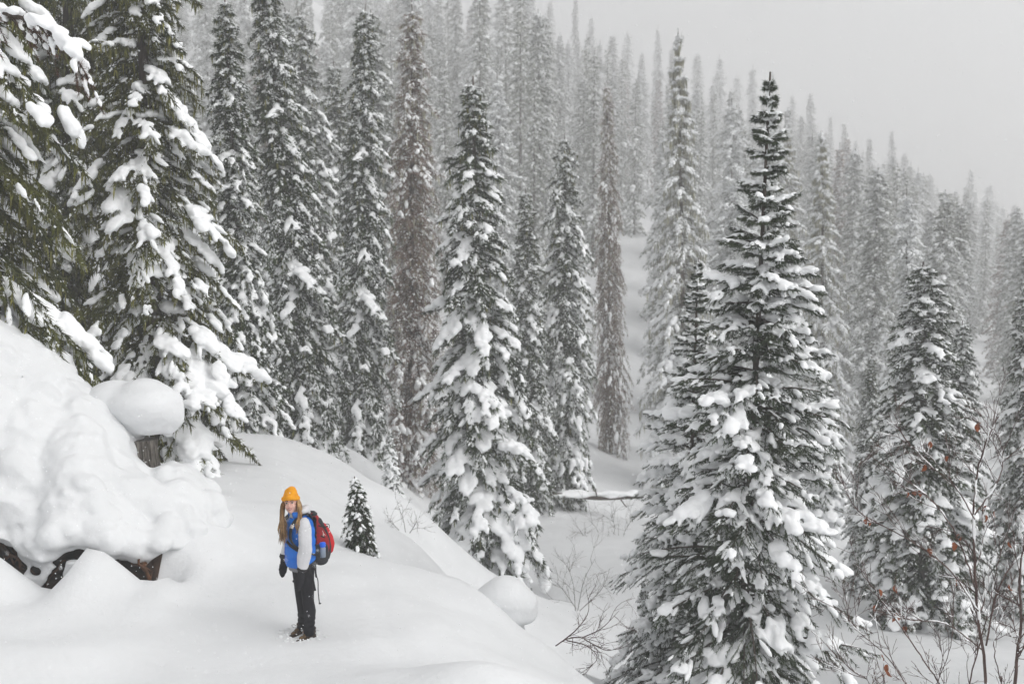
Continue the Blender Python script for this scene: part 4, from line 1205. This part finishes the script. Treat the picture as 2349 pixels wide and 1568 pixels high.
def build_pack():
    g = np.random.default_rng(5)
    C = []
    for z, yc, dy, hw in fine(((.92, .215, .075, .125), (.97, .22, .095, .135), (1.03, .225, .10, .14), (1.10, .22, .10, .14), (1.17, .21, .09, .138), (1.24, .195, .078, .132), (1.31, .175, .062, .12), (1.37, .155, .045, .10))):
        for x in np.linspace(-hw + .05, hw - .05, 5):
            C.append((x, yc, z, .06, dy, .05))
    V, F = balls(C); nn = Noise3(g, 14)
    remesh('main_compartment', V, F, M['red'], 0.009, pack, smooth_it=5, disp=lambda c: nn(c) * .004)
    C = []
    for z, yc, dy, hw in fine(((.985, .315, .055, .10), (1.05, .325, .058, .105), (1.12, .318, .052, .10), (1.19, .295, .045, .09), (1.25, .268, .036, .075))):
        for x in np.linspace(-hw + .035, hw - .035, 5): C.append((x, yc, z, .045, dy, .045))
    V, F = balls(C); remesh('front_pocket', V, F, M['red_bright'], 0.008, pack, smooth_it=5, disp=lambda c: nn(c) * .003)
    # dark gusset between the compartments and dark bottom
    C = []
    for z, yc in fine(((.925, .30), (.97, .315), (1.04, .32), (1.12, .305), (1.20, .278), (1.27, .245), (1.33, .215))):
        for x in np.linspace(-.085, .085, 5): C.append((x, yc - .018, z, .044, .034, .042))
    V, F = balls(C); remesh('side_gusset', V, F, M['charcoal'], 0.008, pack, smooth_it=4)
    C = []
    for z in (.885, .91):
        for x in np.linspace(-.08, .08, 5):
            for y in (.15, .20, .25): C.append((x, y, z, .055, .05, .032))
    V, F = balls(C); remesh('base_panel', V, F, M['charcoal'], 0.008, pack, smooth_it=4)
    C = []
    for z in np.linspace(.93, 1.36, 10):
        for x in np.linspace(-.09, .09, 4): C.append((x, .142, z, .045, .022, .035))
    V, F = balls(C); remesh('back_panel', V, F, M['black'], 0.008, pack, smooth_it=4)
    for s in (1, -1):
        C = []
        for z, yc, dy in fine(((.885, .205, .07), (.93, .205, .085), (.98, .205, .088), (1.03, .205, .085), (1.065, .20, .078)), 2):
            C.append((s * .128, yc, z, .032, dy, .035))
        V, F = balls(C); remesh('side_pocket', V, F, M['charcoal'], 0.007, pack, smooth_it=4)
        # compression straps
        for z0, z1 in ((1.20, 1.15), (1.30, 1.27)):
            V, F = band(spline([(s * .10, .15, z0), (s * .141, .20, (z0 + z1) / 2), (s * .135, .25, z1), (s * .09, .30, z1 - .01)], 10), .014, .004, (0, 0, 1)); mesh_np('compression_strap', V, F, M['strap'], pack)
        # shoulder straps
        pts = spline([(s * .07, .13, 1.36), (s * .075, .085, 1.425), (s * .09, .01, 1.432), (s * .108, -.075, 1.39), (s * .115, -.128, 1.32), (s * .125, -.148, 1.24), (s * .145, -.142, 1.17), (s * .178, -.085, 1.10), (s * .195, .02, 1.04), (s * .14, .13, .98)], 40)
        V, F = band(pts, .05, .014, (1, 0, 0)); sp = mesh_np('shoulder_strap', V, F, M['strap'], pack)
        V, F = band(pts[16:19], .054, .018, (1, 0, 0)); mesh_np('strap_tag', V, F, M['pale_mark'], sp)
    V, F = tube_arrays(spline([(-.03, .13, 1.41), (-.02, .12, 1.435), (.02, .12, 1.435), (.03, .13, 1.41)], 10), .006, 6); mesh_np('haul_loop', V, F, M['strap'], pack)
    C = [(x, y, z, .035, .03, .022) for x, y, z in ((.07, .15, 1.405), (.04, .17, 1.405), (.0, .17, 1.41), (-.04, .16, 1.405))]
    V, F = balls(C); remesh('top_lid', V, F, M['charcoal'], .007, pack, smooth_it=4)
    # hip belt and hanging straps
    V, F = band(spline([(.12, .14, .92), (.18, .06, .89), (.185, -.02, .86)], 10), .04, .012, (0, 0, 1)); mesh_np('hip_belt', V, F, M['strap'], pack)
    V, F = band(spline([(.17, .03, .90), (.165, .05, .82), (.17, .075, .74), (.175, .10, .60)], 14), .024, .004, (.6, .8, 0)); st = mesh_np('hanging_strap', V, F, M['strap'], pack)
    V, F = tube_arrays(spline([(.15, .12, .90), (.15, .12, .80), (.155, .125, .74)], 8), .011, 6); mesh_np('hanging_strap', V, F, M['strap'], pack)
    V, F = band(spline([(.155, .125, .75), (.162, .14, .70), (.165, .14, .58), (.168, .15, .45)], 14), .010, .003, (.6, .8, 0)); st = mesh_np('hanging_strap', V, F, M['strap'], pack)
    V, F = balls([(.166, .157, .445, .012, .016, .008)], 2); mesh_np('buckle', V, F, M['strap'], st)
    # zip pulls and the pale emblem on the side
    V, F = tube_arrays(spline([(.095, .235, 1.31), (.118, .262, 1.24), (.125, .275, 1.16), (.128, .285, 1.08)], 14), .003, 5); mesh_np('zip', V, F, M['strap'], pack)
    acc = Acc()
    acc.tube(spline([(.139, .212, 1.235), (.140, .222, 1.205), (.142, .220, 1.175)], 8), [.003] * 4 + [.005] * 4, 5)
    acc.tube(spline([(.142, .222, 1.20), (.140, .236, 1.19), (.139, .243, 1.172)], 8), .0032, 5)
    acc.build('emblem', M['pale_mark'], pack)
    V, F = tube_arrays(spline([(.03, .30, 1.27), (.03, .335, 1.262), (.03, .345, 1.235), (.03, .335, 1.21)], 10), .004, 5); mesh_np('bungee_loop', V, F, M['strap'], pack)
    # bottle in the side pocket
    c = Vector((.158, .215, 0)); c.rotate(Euler((0, 0, -YAW)))
    b = empty('water_bottle', (HX + c.x, HY + c.y, HZ + .99), label='small bottle with blue cap in the side pocket of the red backpack', cat='bottle')
    V, F = tube_arrays([(0, 0, 0), (0, 0, .10), (0, 0, .112), (0, 0, .125)], [.034, .034, .030, .026], 20); mesh_np('bottle_body', V, F, M['bottle'], b)
    V, F = tube_arrays([(0, 0, .118), (0, 0, .122), (0, 0, .160), (0, 0, .168), (0, 0, .172)], [.030, .035, .035, .030, .018], 20); mesh_np('bottle_cap', V, F, M['cap_blue'], b)
build_pack()

# packed snow pushed up round the boots
def footprints():
    g = np.random.default_rng(2)
    acc = Acc(); n = 60
    a = g.uniform(0, 6.283, n); rr = g.uniform(.10, .30, n)
    x = HX + rr * np.cos(a) * 1.1 - .02; y = HY + rr * np.sin(a) * .7
    z = terrain(x, y) + .002
    r = g.uniform(.008, .022, n)
    acc.add(*blobs(g, np.stack([x, y, z], -1), np.tile([1., 0, 0], (n, 1)), r * 1.3, r, r * .6, sub=2, amp=.35))
    o = acc.build('loose_snow', M['snow_ground'])
    tag(o, 'crumbs of loose snow kicked up around the boots', kind='stuff')
footprints()

# ------------------------------------------------------------------ bare shrub with withered leaves
def shrub():
    base = at(2262, 1690, 10.6)
    bz = tz(base[0], base[1])
    root = empty('shrub', (base[0], base[1], bz), label='bare reddish shrub with a few withered orange leaves at the lower right corner', cat='shrub')
    O = np.array(root.location)
    g = np.random.default_rng(77); r_ = random.Random(77)
    main = [  # pixels along each stem, distance at foot and tip, foot radius
        ([(2262, 1700), (2262, 1560), (2243, 1400), (2234, 1250), (2236, 1130), (2256, 1030), (2290, 955)], 10.6, 10.4, .020, 1),
        ([(2240, 1360), (2200, 1240), (2140, 1150), (2070, 1095), (1988, 1040)], 10.5, 10.0, .009, 0),
        ([(2236, 1190), (2190, 1115), (2130, 1065), (2080, 1010)], 10.4, 10.1, .007, 0),
        ([(2244, 1400), (2180, 1310), (2090, 1240), (1980, 1180), (1940, 1130)], 10.5, 9.9, .009, 0),
        ([(2254, 1490), (2170, 1430), (2080, 1420), (2010, 1400)], 10.6, 10.0, .008, 0),
        ([(2335, 1700), (2330, 1560), (2342, 1420), (2340, 1300), (2365, 1200)], 10.3, 10.3, .022, 1),
        ([(2262, 1480), (2290, 1350), (2345, 1270), (2400, 1230)], 10.6, 10.8, .010, 0),
        ([(2236, 1180), (2290, 1100), (2300, 1040), (2285, 985)], 10.4, 10.6, .008, 0),
        ([(2215, 1700), (2175, 1600), (2110, 1500), (2040, 1400), (1975, 1310)], 10.4, 9.8, .010, 0),
        ([(2120, 1700), (2090, 1590), (2030, 1500), (1960, 1440), (1930, 1390)], 10.0, 9.6, .007, 0),
        ([(2200, 1700), (2225, 1560), (2262, 1420), (2290, 1290), (2330, 1160)], 10.9, 11.1, .010, 0),
        ([(2150, 1700), (2140, 1600), (2180, 1480), (2190, 1340)], 10.9, 11.0, .007, 0),
        ([(2290, 1700), (2300, 1590), (2280, 1480), (2310, 1380)], 10.2, 10.2, .009, 1),
        ([(2060, 1720), (2030, 1630), (1990, 1560), (1960, 1540)], 9.8, 9.6, .005, 0),
    ]
    snow = Acc(); twig = Acc(); tips = []
    def add_snow(P, r, amount):
        T = np.gradient(P, axis=0); T /= np.linalg.norm(T, axis=1, keepdims=True)
        hor = 1 - np.abs(T[:, 2])
        i = 0
        while i < len(P) - 2:
            j = min(len(P), i + r_.randint(3, 6))
            if r_.random() < amount * (.35 + hor[i:j].mean()) and j - i >= 2:
                rr = r[i:j] * r_.uniform(.8, 1.25); off = P[i:j] + np.array([.25, -.1, .9]) * (rr * .75)[:, None]
                rr = rr.copy(); rr[0] *= .5; rr[-1] *= .5
                snow.tube(off, rr, 6)
            i = j
    def grow(p, d, L, r, depth):
        n = max(4, int(L / .06)); pts = [p]; d = d / np.linalg.norm(d)
        for k in range(n):
            d = d + g.normal(size=3) * .10 + np.array([0, 0, .03]); d /= np.linalg.norm(d)
            pts.append(pts[-1] + d * L / n)
        P = np.array(pts); rad = np.linspace(r, max(.0022, r * .4), len(P))
        twig.tube(P - O, rad, 4); add_snow(P - O, rad + .0015, .25)
        tips.append(P[-1])
        if depth > 0:
            for k in range(r_.randint(2, 4)):
                i = r_.randint(1, len(P) - 2)
                dd = P[i + 1] - P[i - 1]; dd = dd / np.linalg.norm(dd) + g.normal(size=3) * np.array([.5, .35, .45])
                grow(P[i], dd, L * r_.uniform(.35, .65), max(.0018, r * .6), depth - 1)
    for k, (pp, ya, yb, r0, pale) in enumerate(main):
        n = len(pp); ctl = [at(px, py, ya + (yb - ya) * i / (n - 1)) for i, (px, py) in enumerate(pp)]
        P = spline(ctl, n * 7); P[1:] += g.normal(size=(len(P) - 1, 3)) * .004
        rad = np.linspace(r0, r0 * .22 + .001, len(P))
        V, F = tube_arrays(P - O, rad, 8)
        mesh_np('stem', V, F, M['stem_red'], root)
        add_snow(P - O, rad + .002, .8 if pale else .4)
        for q in range(13 if r0 > .015 else 9):
            i = r_.randint(int(len(P) * .2), len(P) - 3)
            dd = P[i + 2] - P[i]; dd = dd / np.linalg.norm(dd)
            dd = dd * .8 + np.array([r_.uniform(-1.0, .55), r_.uniform(-.5, .5), r_.uniform(-.3, .9)])
            grow(P[i], dd, r_.uniform(.25, .6), max(.0036, rad[i] * .55), 2)
    tw = twig.build('twigs', M['stem_red'], root); tw['kind'] = 'stuff'
    snow.build('snow_load', M['snow'], root)['kind'] = 'stuff'
    # leaves
    bm = bmesh.new()
    w = [0, .55, .8, .65, .3, .0]; yy = [0, .15, .4, .65, .85, 1.0]
    rows = []
    for a, b in zip(w, yy):
        rows.append([bm.verts.new((s * a * .45, b * 1.0 - .5, .12 * abs(s) * a + .14 * math.sin(b * 3))) for s in (-1, 0, 1)])
    for r1, r2 in zip(rows[:-1], rows[1:]):
        for j in (0, 1):
            bm.faces.new((r1[j], r1[j + 1], r2[j + 1], r2[j]))
    bmesh.ops.remove_doubles(bm, verts=bm.verts, dist=1e-4)
    me = bpy.data.meshes.new('leaf'); bm.to_mesh(me); bm.free(); me.materials.append(M['leaf'])
    me.polygons.foreach_set('use_smooth', [True] * len(me.polygons))
    LV = [(770, 265), (775, 280), (565, 400), (505, 500), (515, 645), (567, 668), (475, 655), (330, 815), (346, 826), (720, 830), (738, 842), (850, 745), (860, 760), (958, 890), (728, 1130), (280, 1135), (270, 1165), (385, 1260),
          (408, 1255), (418, 1270), (465, 1280), (285, 1435), (255, 1448), (330, 1500), (308, 1487), (610, 990), (975, 1075), (630, 460), (365, 1045), (680, 945), (190, 755), (940, 730)]
    tips_ = np.array(tips)
    for k, (x, y) in enumerate(LV):
        px, py = 1879 + x * .4606, 846 + y * .4606
        p = np.array(at(px, py, 10.2))
        # hang it on the nearest twig tip, a short stalk away
        d = np.linalg.norm((tips_ - p) * [1, .25, 1], axis=1); q = tips_[d.argmin()]
        p[1] = q[1]
        p = np.array(at(px, py, q[1]))
        if d.min() < .5: p = q + g.normal(size=3) * .008
        s = r_.uniform(.070, .105)
        o = bpy.data.objects.new('leaf', me); COL.objects.link(o); o.parent = root
        o.location = p - O; o.scale = (s * .8, s, s); o.rotation_euler = (r_.uniform(-2.2, -.9), r_.uniform(-.6, .6), r_.uniform(0, 6.28))
        top = p - O + np.array([0, 0, s * .45])
        V, F = tube_arrays(spline([q - O, (q - O + top) / 2 + g.normal(size=3) * .01, top], 6), .0013, 4)
        mesh_np('leaf_stalk', V, F, M['stem_red'], root) if np.linalg.norm(q - p) < .5 else None
shrub()

def bare_bush(label, foot, Y, rows, r0=.008, seed=1, mat='stem_pale', depth=2, L=.5):
    b = at(*foot, Y); z = tz(b[0], Y) ; g = np.random.default_rng(seed); r_ = random.Random(seed)
    root = empty('bare_bush', (b[0], Y, min(z, b[2])), label=label, cat='bush'); O = np.array(root.location)
    twig = Acc()
    def grow(p, d, L, r, depth):
        n = 6; pts = [p]; d = d / np.linalg.norm(d)
        for k in range(n):
            d = d + g.normal(size=3) * .16; d /= np.linalg.norm(d); pts.append(pts[-1] + d * L / n)
        P = np.array(pts); twig.tube(P - O, np.linspace(r, r * .35, len(P)), 4)
        if depth > 0:
            for k in range(3):
                i = r_.randint(1, 5); dd = P[i + 1] - P[i - 1]; dd = dd / np.linalg.norm(dd) + g.normal(size=3) * .5
                grow(P[i], dd, L * r_.uniform(.4, .7), r * .6, depth - 1)
    for pp in rows:
        P = spline([tuple(O)] * 0 + [at(px, py, Y + g.normal() * .15) for px, py in pp], len(pp) * 5)
        V, F = tube_arrays(P - O, np.linspace(r0, r0 * .3, len(P)), 6); mesh_np('stem', V, F, M[mat], root)
        for q in range(5):
            i = r_.randint(2, len(P) - 3); dd = P[i + 2] - P[i]
            grow(P[i], dd / np.linalg.norm(dd) + g.normal(size=3) * .6, L * r_.uniform(.5, 1), r0 * .5, depth)
    t = twig.build('twigs', M[mat], root); t['kind'] = 'stuff'
bare_bush('thin bare twigs poking from the snow beyond the rounded hump of the trail', (1278, 1492), 14.5,
          [[(1275, 1480), (1300, 1465), (1335, 1462), (1385, 1475)], [(1290, 1470), (1325, 1440), (1350, 1400), (1345, 1350)], [(1300, 1468), (1345, 1480), (1370, 1510), (1330, 1545)],
           [(1335, 1462), (1380, 1440), (1420, 1400)], [(1335, 1462), (1390, 1490), (1430, 1480)]], .010, 3, 'stem_red', 2, .55)
bare_bush('faint frosted bush in the valley snow right of the round snow dome', (1320, 1400), 24,
          [[(1320, 1400), (1315, 1340), (1300, 1290)], [(1325, 1400), (1340, 1330), (1365, 1280)], [(1322, 1395), (1290, 1350), (1270, 1330)], [(1330, 1400), (1380, 1350), (1400, 1300)]], .012, 5, 'stem_pale', 2, .9)
bare_bush('frosted brush on the bank below the fallen log in the valley', (1400, 1250), 36,
          [[(1380, 1255), (1370, 1215), (1350, 1190)], [(1400, 1250), (1410, 1210), (1400, 1180)], [(1420, 1255), (1435, 1215), (1450, 1190)], [(1350, 1250), (1330, 1215), (1315, 1200)]], .016, 6, 'stem_pale', 2, 1.2)
bare_bush('frosted low brush on the slope between the hiker and the central fir', (930, 1215), 22,
          [[(930, 1220), (925, 1190), (915, 1165)], [(940, 1222), (955, 1195), (950, 1170)], [(915, 1215), (900, 1200), (885, 1190)]], .010, 8, 'stem_pale', 2, .6)

def log():
    a, b = np.array(at(1190, 1142, 40)), np.array(at(1475, 1138, 41.5))
    root = empty('fallen_log', tuple(a), label='dark fallen log with snow on top lying across the valley floor', cat='log')
    P = spline([a, a * .7 + b * .3 + [0, 0, .12], a * .35 + b * .65 + [0, 0, -.05], b], 20)
    V, F = tube_arrays(P - a, np.linspace(.11, .07, 20), 9); mesh_np('log_wood', V, F, M['bark'], root)
    g = np.random.default_rng(4); n = 60; t = np.linspace(0, 1, n)
    C = a + (b - a) * t[:, None] + np.array([0, .05, .11]) + g.normal(size=(n, 3)) * .05
    V, F = blobs(g, C - a, np.tile((b - a) / np.linalg.norm(b - a), (n, 1)), g.uniform(.2, .4, n) * (.5 + g.random(n)), g.uniform(.10, .17, n), g.uniform(.06, .09, n), sub=2)
    remesh('snow_load', V, F, M['snow'], .05, root, smooth_it=5)
    # branch stub
    for k, (t0, d) in enumerate(((.25, (.2, -.3, .5)), (.62, (-.1, -.3, .45)), (.8, (.3, -.2, -.4)))):
        p = a + (b - a) * t0; V, F = tube_arrays([p - a, p - a + np.array(d)], [.04, .015], 6); mesh_np('branch_stub', V, F, M['bark'], root)
log()

# near snow-covered bough reaching in at the top left, part of the leftmost fir
def near_bough():
    e = LEFT_TREE
    bpy.context.view_layer.update()
    inv = e.matrix_world.inverted()
    g = np.random.default_rng(9)
    P = spline([at(-260, 40, 12.5), at(-60, 25, 11.2), at(60, 45, 10.6), at(150, 95, 10.3), at(185, 150, 10.2)], 30)
    br = Acc(); nd = Acc(); V_, F_ = [], []
    br.tube(P, np.linspace(.035, .008, 30), 7)
    sn = [[], [], [], [], []]
    N = []
    def sn_add(c, d, a_, b_, t_):
        for l, v in zip(sn, (c, d, a_, b_, t_)): l.append(v)
    subs = []
    for k in range(26):
        i = int(g.integers(4, 29)); d = P[min(i + 1, 29)] - P[i - 1]; d /= np.linalg.norm(d)
        dd = d * .7 + np.array([g.uniform(-.2, .5), g.uniform(-.6, .6), g.uniform(-.9, -.1)]); dd /= np.linalg.norm(dd)
        L = g.uniform(.2, .55)
        Q = np.array([P[i] + dd * L * t + np.array([0, 0, -.25 * L * t * t]) for t in np.linspace(0, 1, 9)])
        subs.append(Q); br.tube(Q, np.linspace(.008, .003, 9), 5)
    subs.append(P)
    for Q in subs:
        n = 260 if len(Q) < 12 else 900
        u = g.uniform(0, len(Q) - 1.001, n); i = u.astype(int); f = (u - i)[:, None]
        p = Q[i] * (1 - f) + Q[i + 1] * f; t = Q[i + 1] - Q[i]; t /= np.linalg.norm(t, axis=1, keepdims=True)
        d = t * .8 + g.normal(size=(n, 3)) * .6; d[:, 2] -= .35; d /= np.linalg.norm(d, axis=1, keepdims=True)
        w = np.cross(d, g.normal(size=(n, 3))); w /= np.linalg.norm(w, axis=1, keepdims=True)
        l = g.uniform(.03, .07, n)[:, None]
        N.append(np.stack([p - w * .003, p + w * .003, p + d * l], 1).reshape(-1, 3))
    for k in range(46):
        i = int(g.integers(2, 27)); d = P[i + 1] - P[i]; d /= np.linalg.norm(d)
        sn_add(P[i] + np.array([g.normal() * .03, g.normal() * .10, .045]), d, g.uniform(.07, .15), g.uniform(.05, .09), g.uniform(.03, .055))
    for Q in subs[:-1]:
        for k in range(3):
            j = int(g.integers(2, 8)); d = Q[j] - Q[j - 1]; d /= np.linalg.norm(d)
            sn_add(Q[j] + np.array([0, 0, .02]), d, g.uniform(.04, .08), g.uniform(.02, .035), g.uniform(.015, .03))
    V, F = blobs(g, *[np.array(l) for l in sn], sub=2)
    def local(V): return np.asarray(V, float) @ np.array(inv.to_3x3()).T + np.array(inv.translation)
    V1 = np.concatenate(br.V); mesh_np('bough', local(V1), np.concatenate(br.F), M['bark'], e)
    o = remesh('bough_tmp', V, F, M['snow'], .018, smooth_it=1)
    n = len(o.data.vertices); co = np.empty(n * 3, np.float32); o.data.vertices.foreach_get('co', co)
    o.data.vertices.foreach_set('co', local(co.reshape(-1, 3)).astype(np.float32).ravel()); o.name = 'bough_snow'; o.parent = e; o['kind'] = 'stuff'
    NV = np.concatenate(N); mesh_np('bough_needles', local(NV), np.arange(len(NV)).reshape(-1, 3), M['needle_rusty'], e, smooth=False)
near_bough()

# ------------------------------------------------------------------ falling snow
def flakes():
    g = np.random.default_rng(99)
    n = 24000
    Y = 2.5 + 34 * g.random(n) ** 0.9
    x = (g.random(n) - .5) * 1.15 * Y; z = CAM_Z + (g.uniform(-.50, .30, n)) * Y
    keep = z > terrain(x, Y) + .05
    x, Y, z = x[keep], Y[keep], z[keep]; n = len(x)
    r = g.uniform(.0035, .0080, n) * np.interp(Y, [2, 8, 30], [.45, .9, 1.5])
    o = np.array([(1, 0, 0), (-1, 0, 0), (0, 1, 0), (0, -1, 0), (0, 0, 1), (0, 0, -1)], float)
    f = np.array([(0, 2, 4), (2, 1, 4), (1, 3, 4), (3, 0, 4), (2, 0, 5), (1, 2, 5), (3, 1, 5), (0, 3, 5)])
    V = (o[None] * g.uniform(.6, 1.2, (n, 6, 1)) * r[:, None, None] + np.stack([x, Y, z], -1)[:, None]).reshape(-1, 3)
    F = (f[None] + (np.arange(n) * 6)[:, None, None]).reshape(-1, 3)
    ob = mesh_np('falling_snow', V, F, M['snow'])
    tag(ob, 'fine snowflakes falling through the air', kind='stuff')
flakes()

# ------------------------------------------------------------------ haze
def haze():
    m = bpy.data.materials.new('snowy_air'); m.use_nodes = True
    t = m.node_tree; t.nodes.clear()
    o_ = t.nodes.new('ShaderNodeOutputMaterial'); v = t.nodes.new('ShaderNodeVolumePrincipled')
    v.inputs['Color'].default_value = (1.0, 1.0, 1.0, 1)
    v.inputs['Density'].default_value = HAZE_DENSITY
    v.inputs['Anisotropy'].default_value = 0.2
    t.links.new(v.outputs[0], o_.inputs['Volume'])
    m.cycles.homogeneous_volume = True
    lo = GV.min(0); hi = GV.max(0)
    top = max(hi[2] + 4, 150)
    x0, x1, y0, y1, z0 = lo[0] - 5, hi[0] + 5, lo[1] - 5, hi[1] + 5, lo[2] - 1
    V = [(x, y, z) for x in (x0, x1) for y in (y0, y1) for z in (z0, top)]
    F = [(0, 1, 3, 2), (4, 6, 7, 5), (0, 4, 5, 1), (2, 3, 7, 6), (0, 2, 6, 4), (1, 5, 7, 3)]
    o = mesh_np('haze', V, F, m, smooth=False)
    print('haze box', x0, x1, y0, y1, z0, top)
    tag(o, 'grey snowfall haze filling the valley', kind='stuff')
haze()
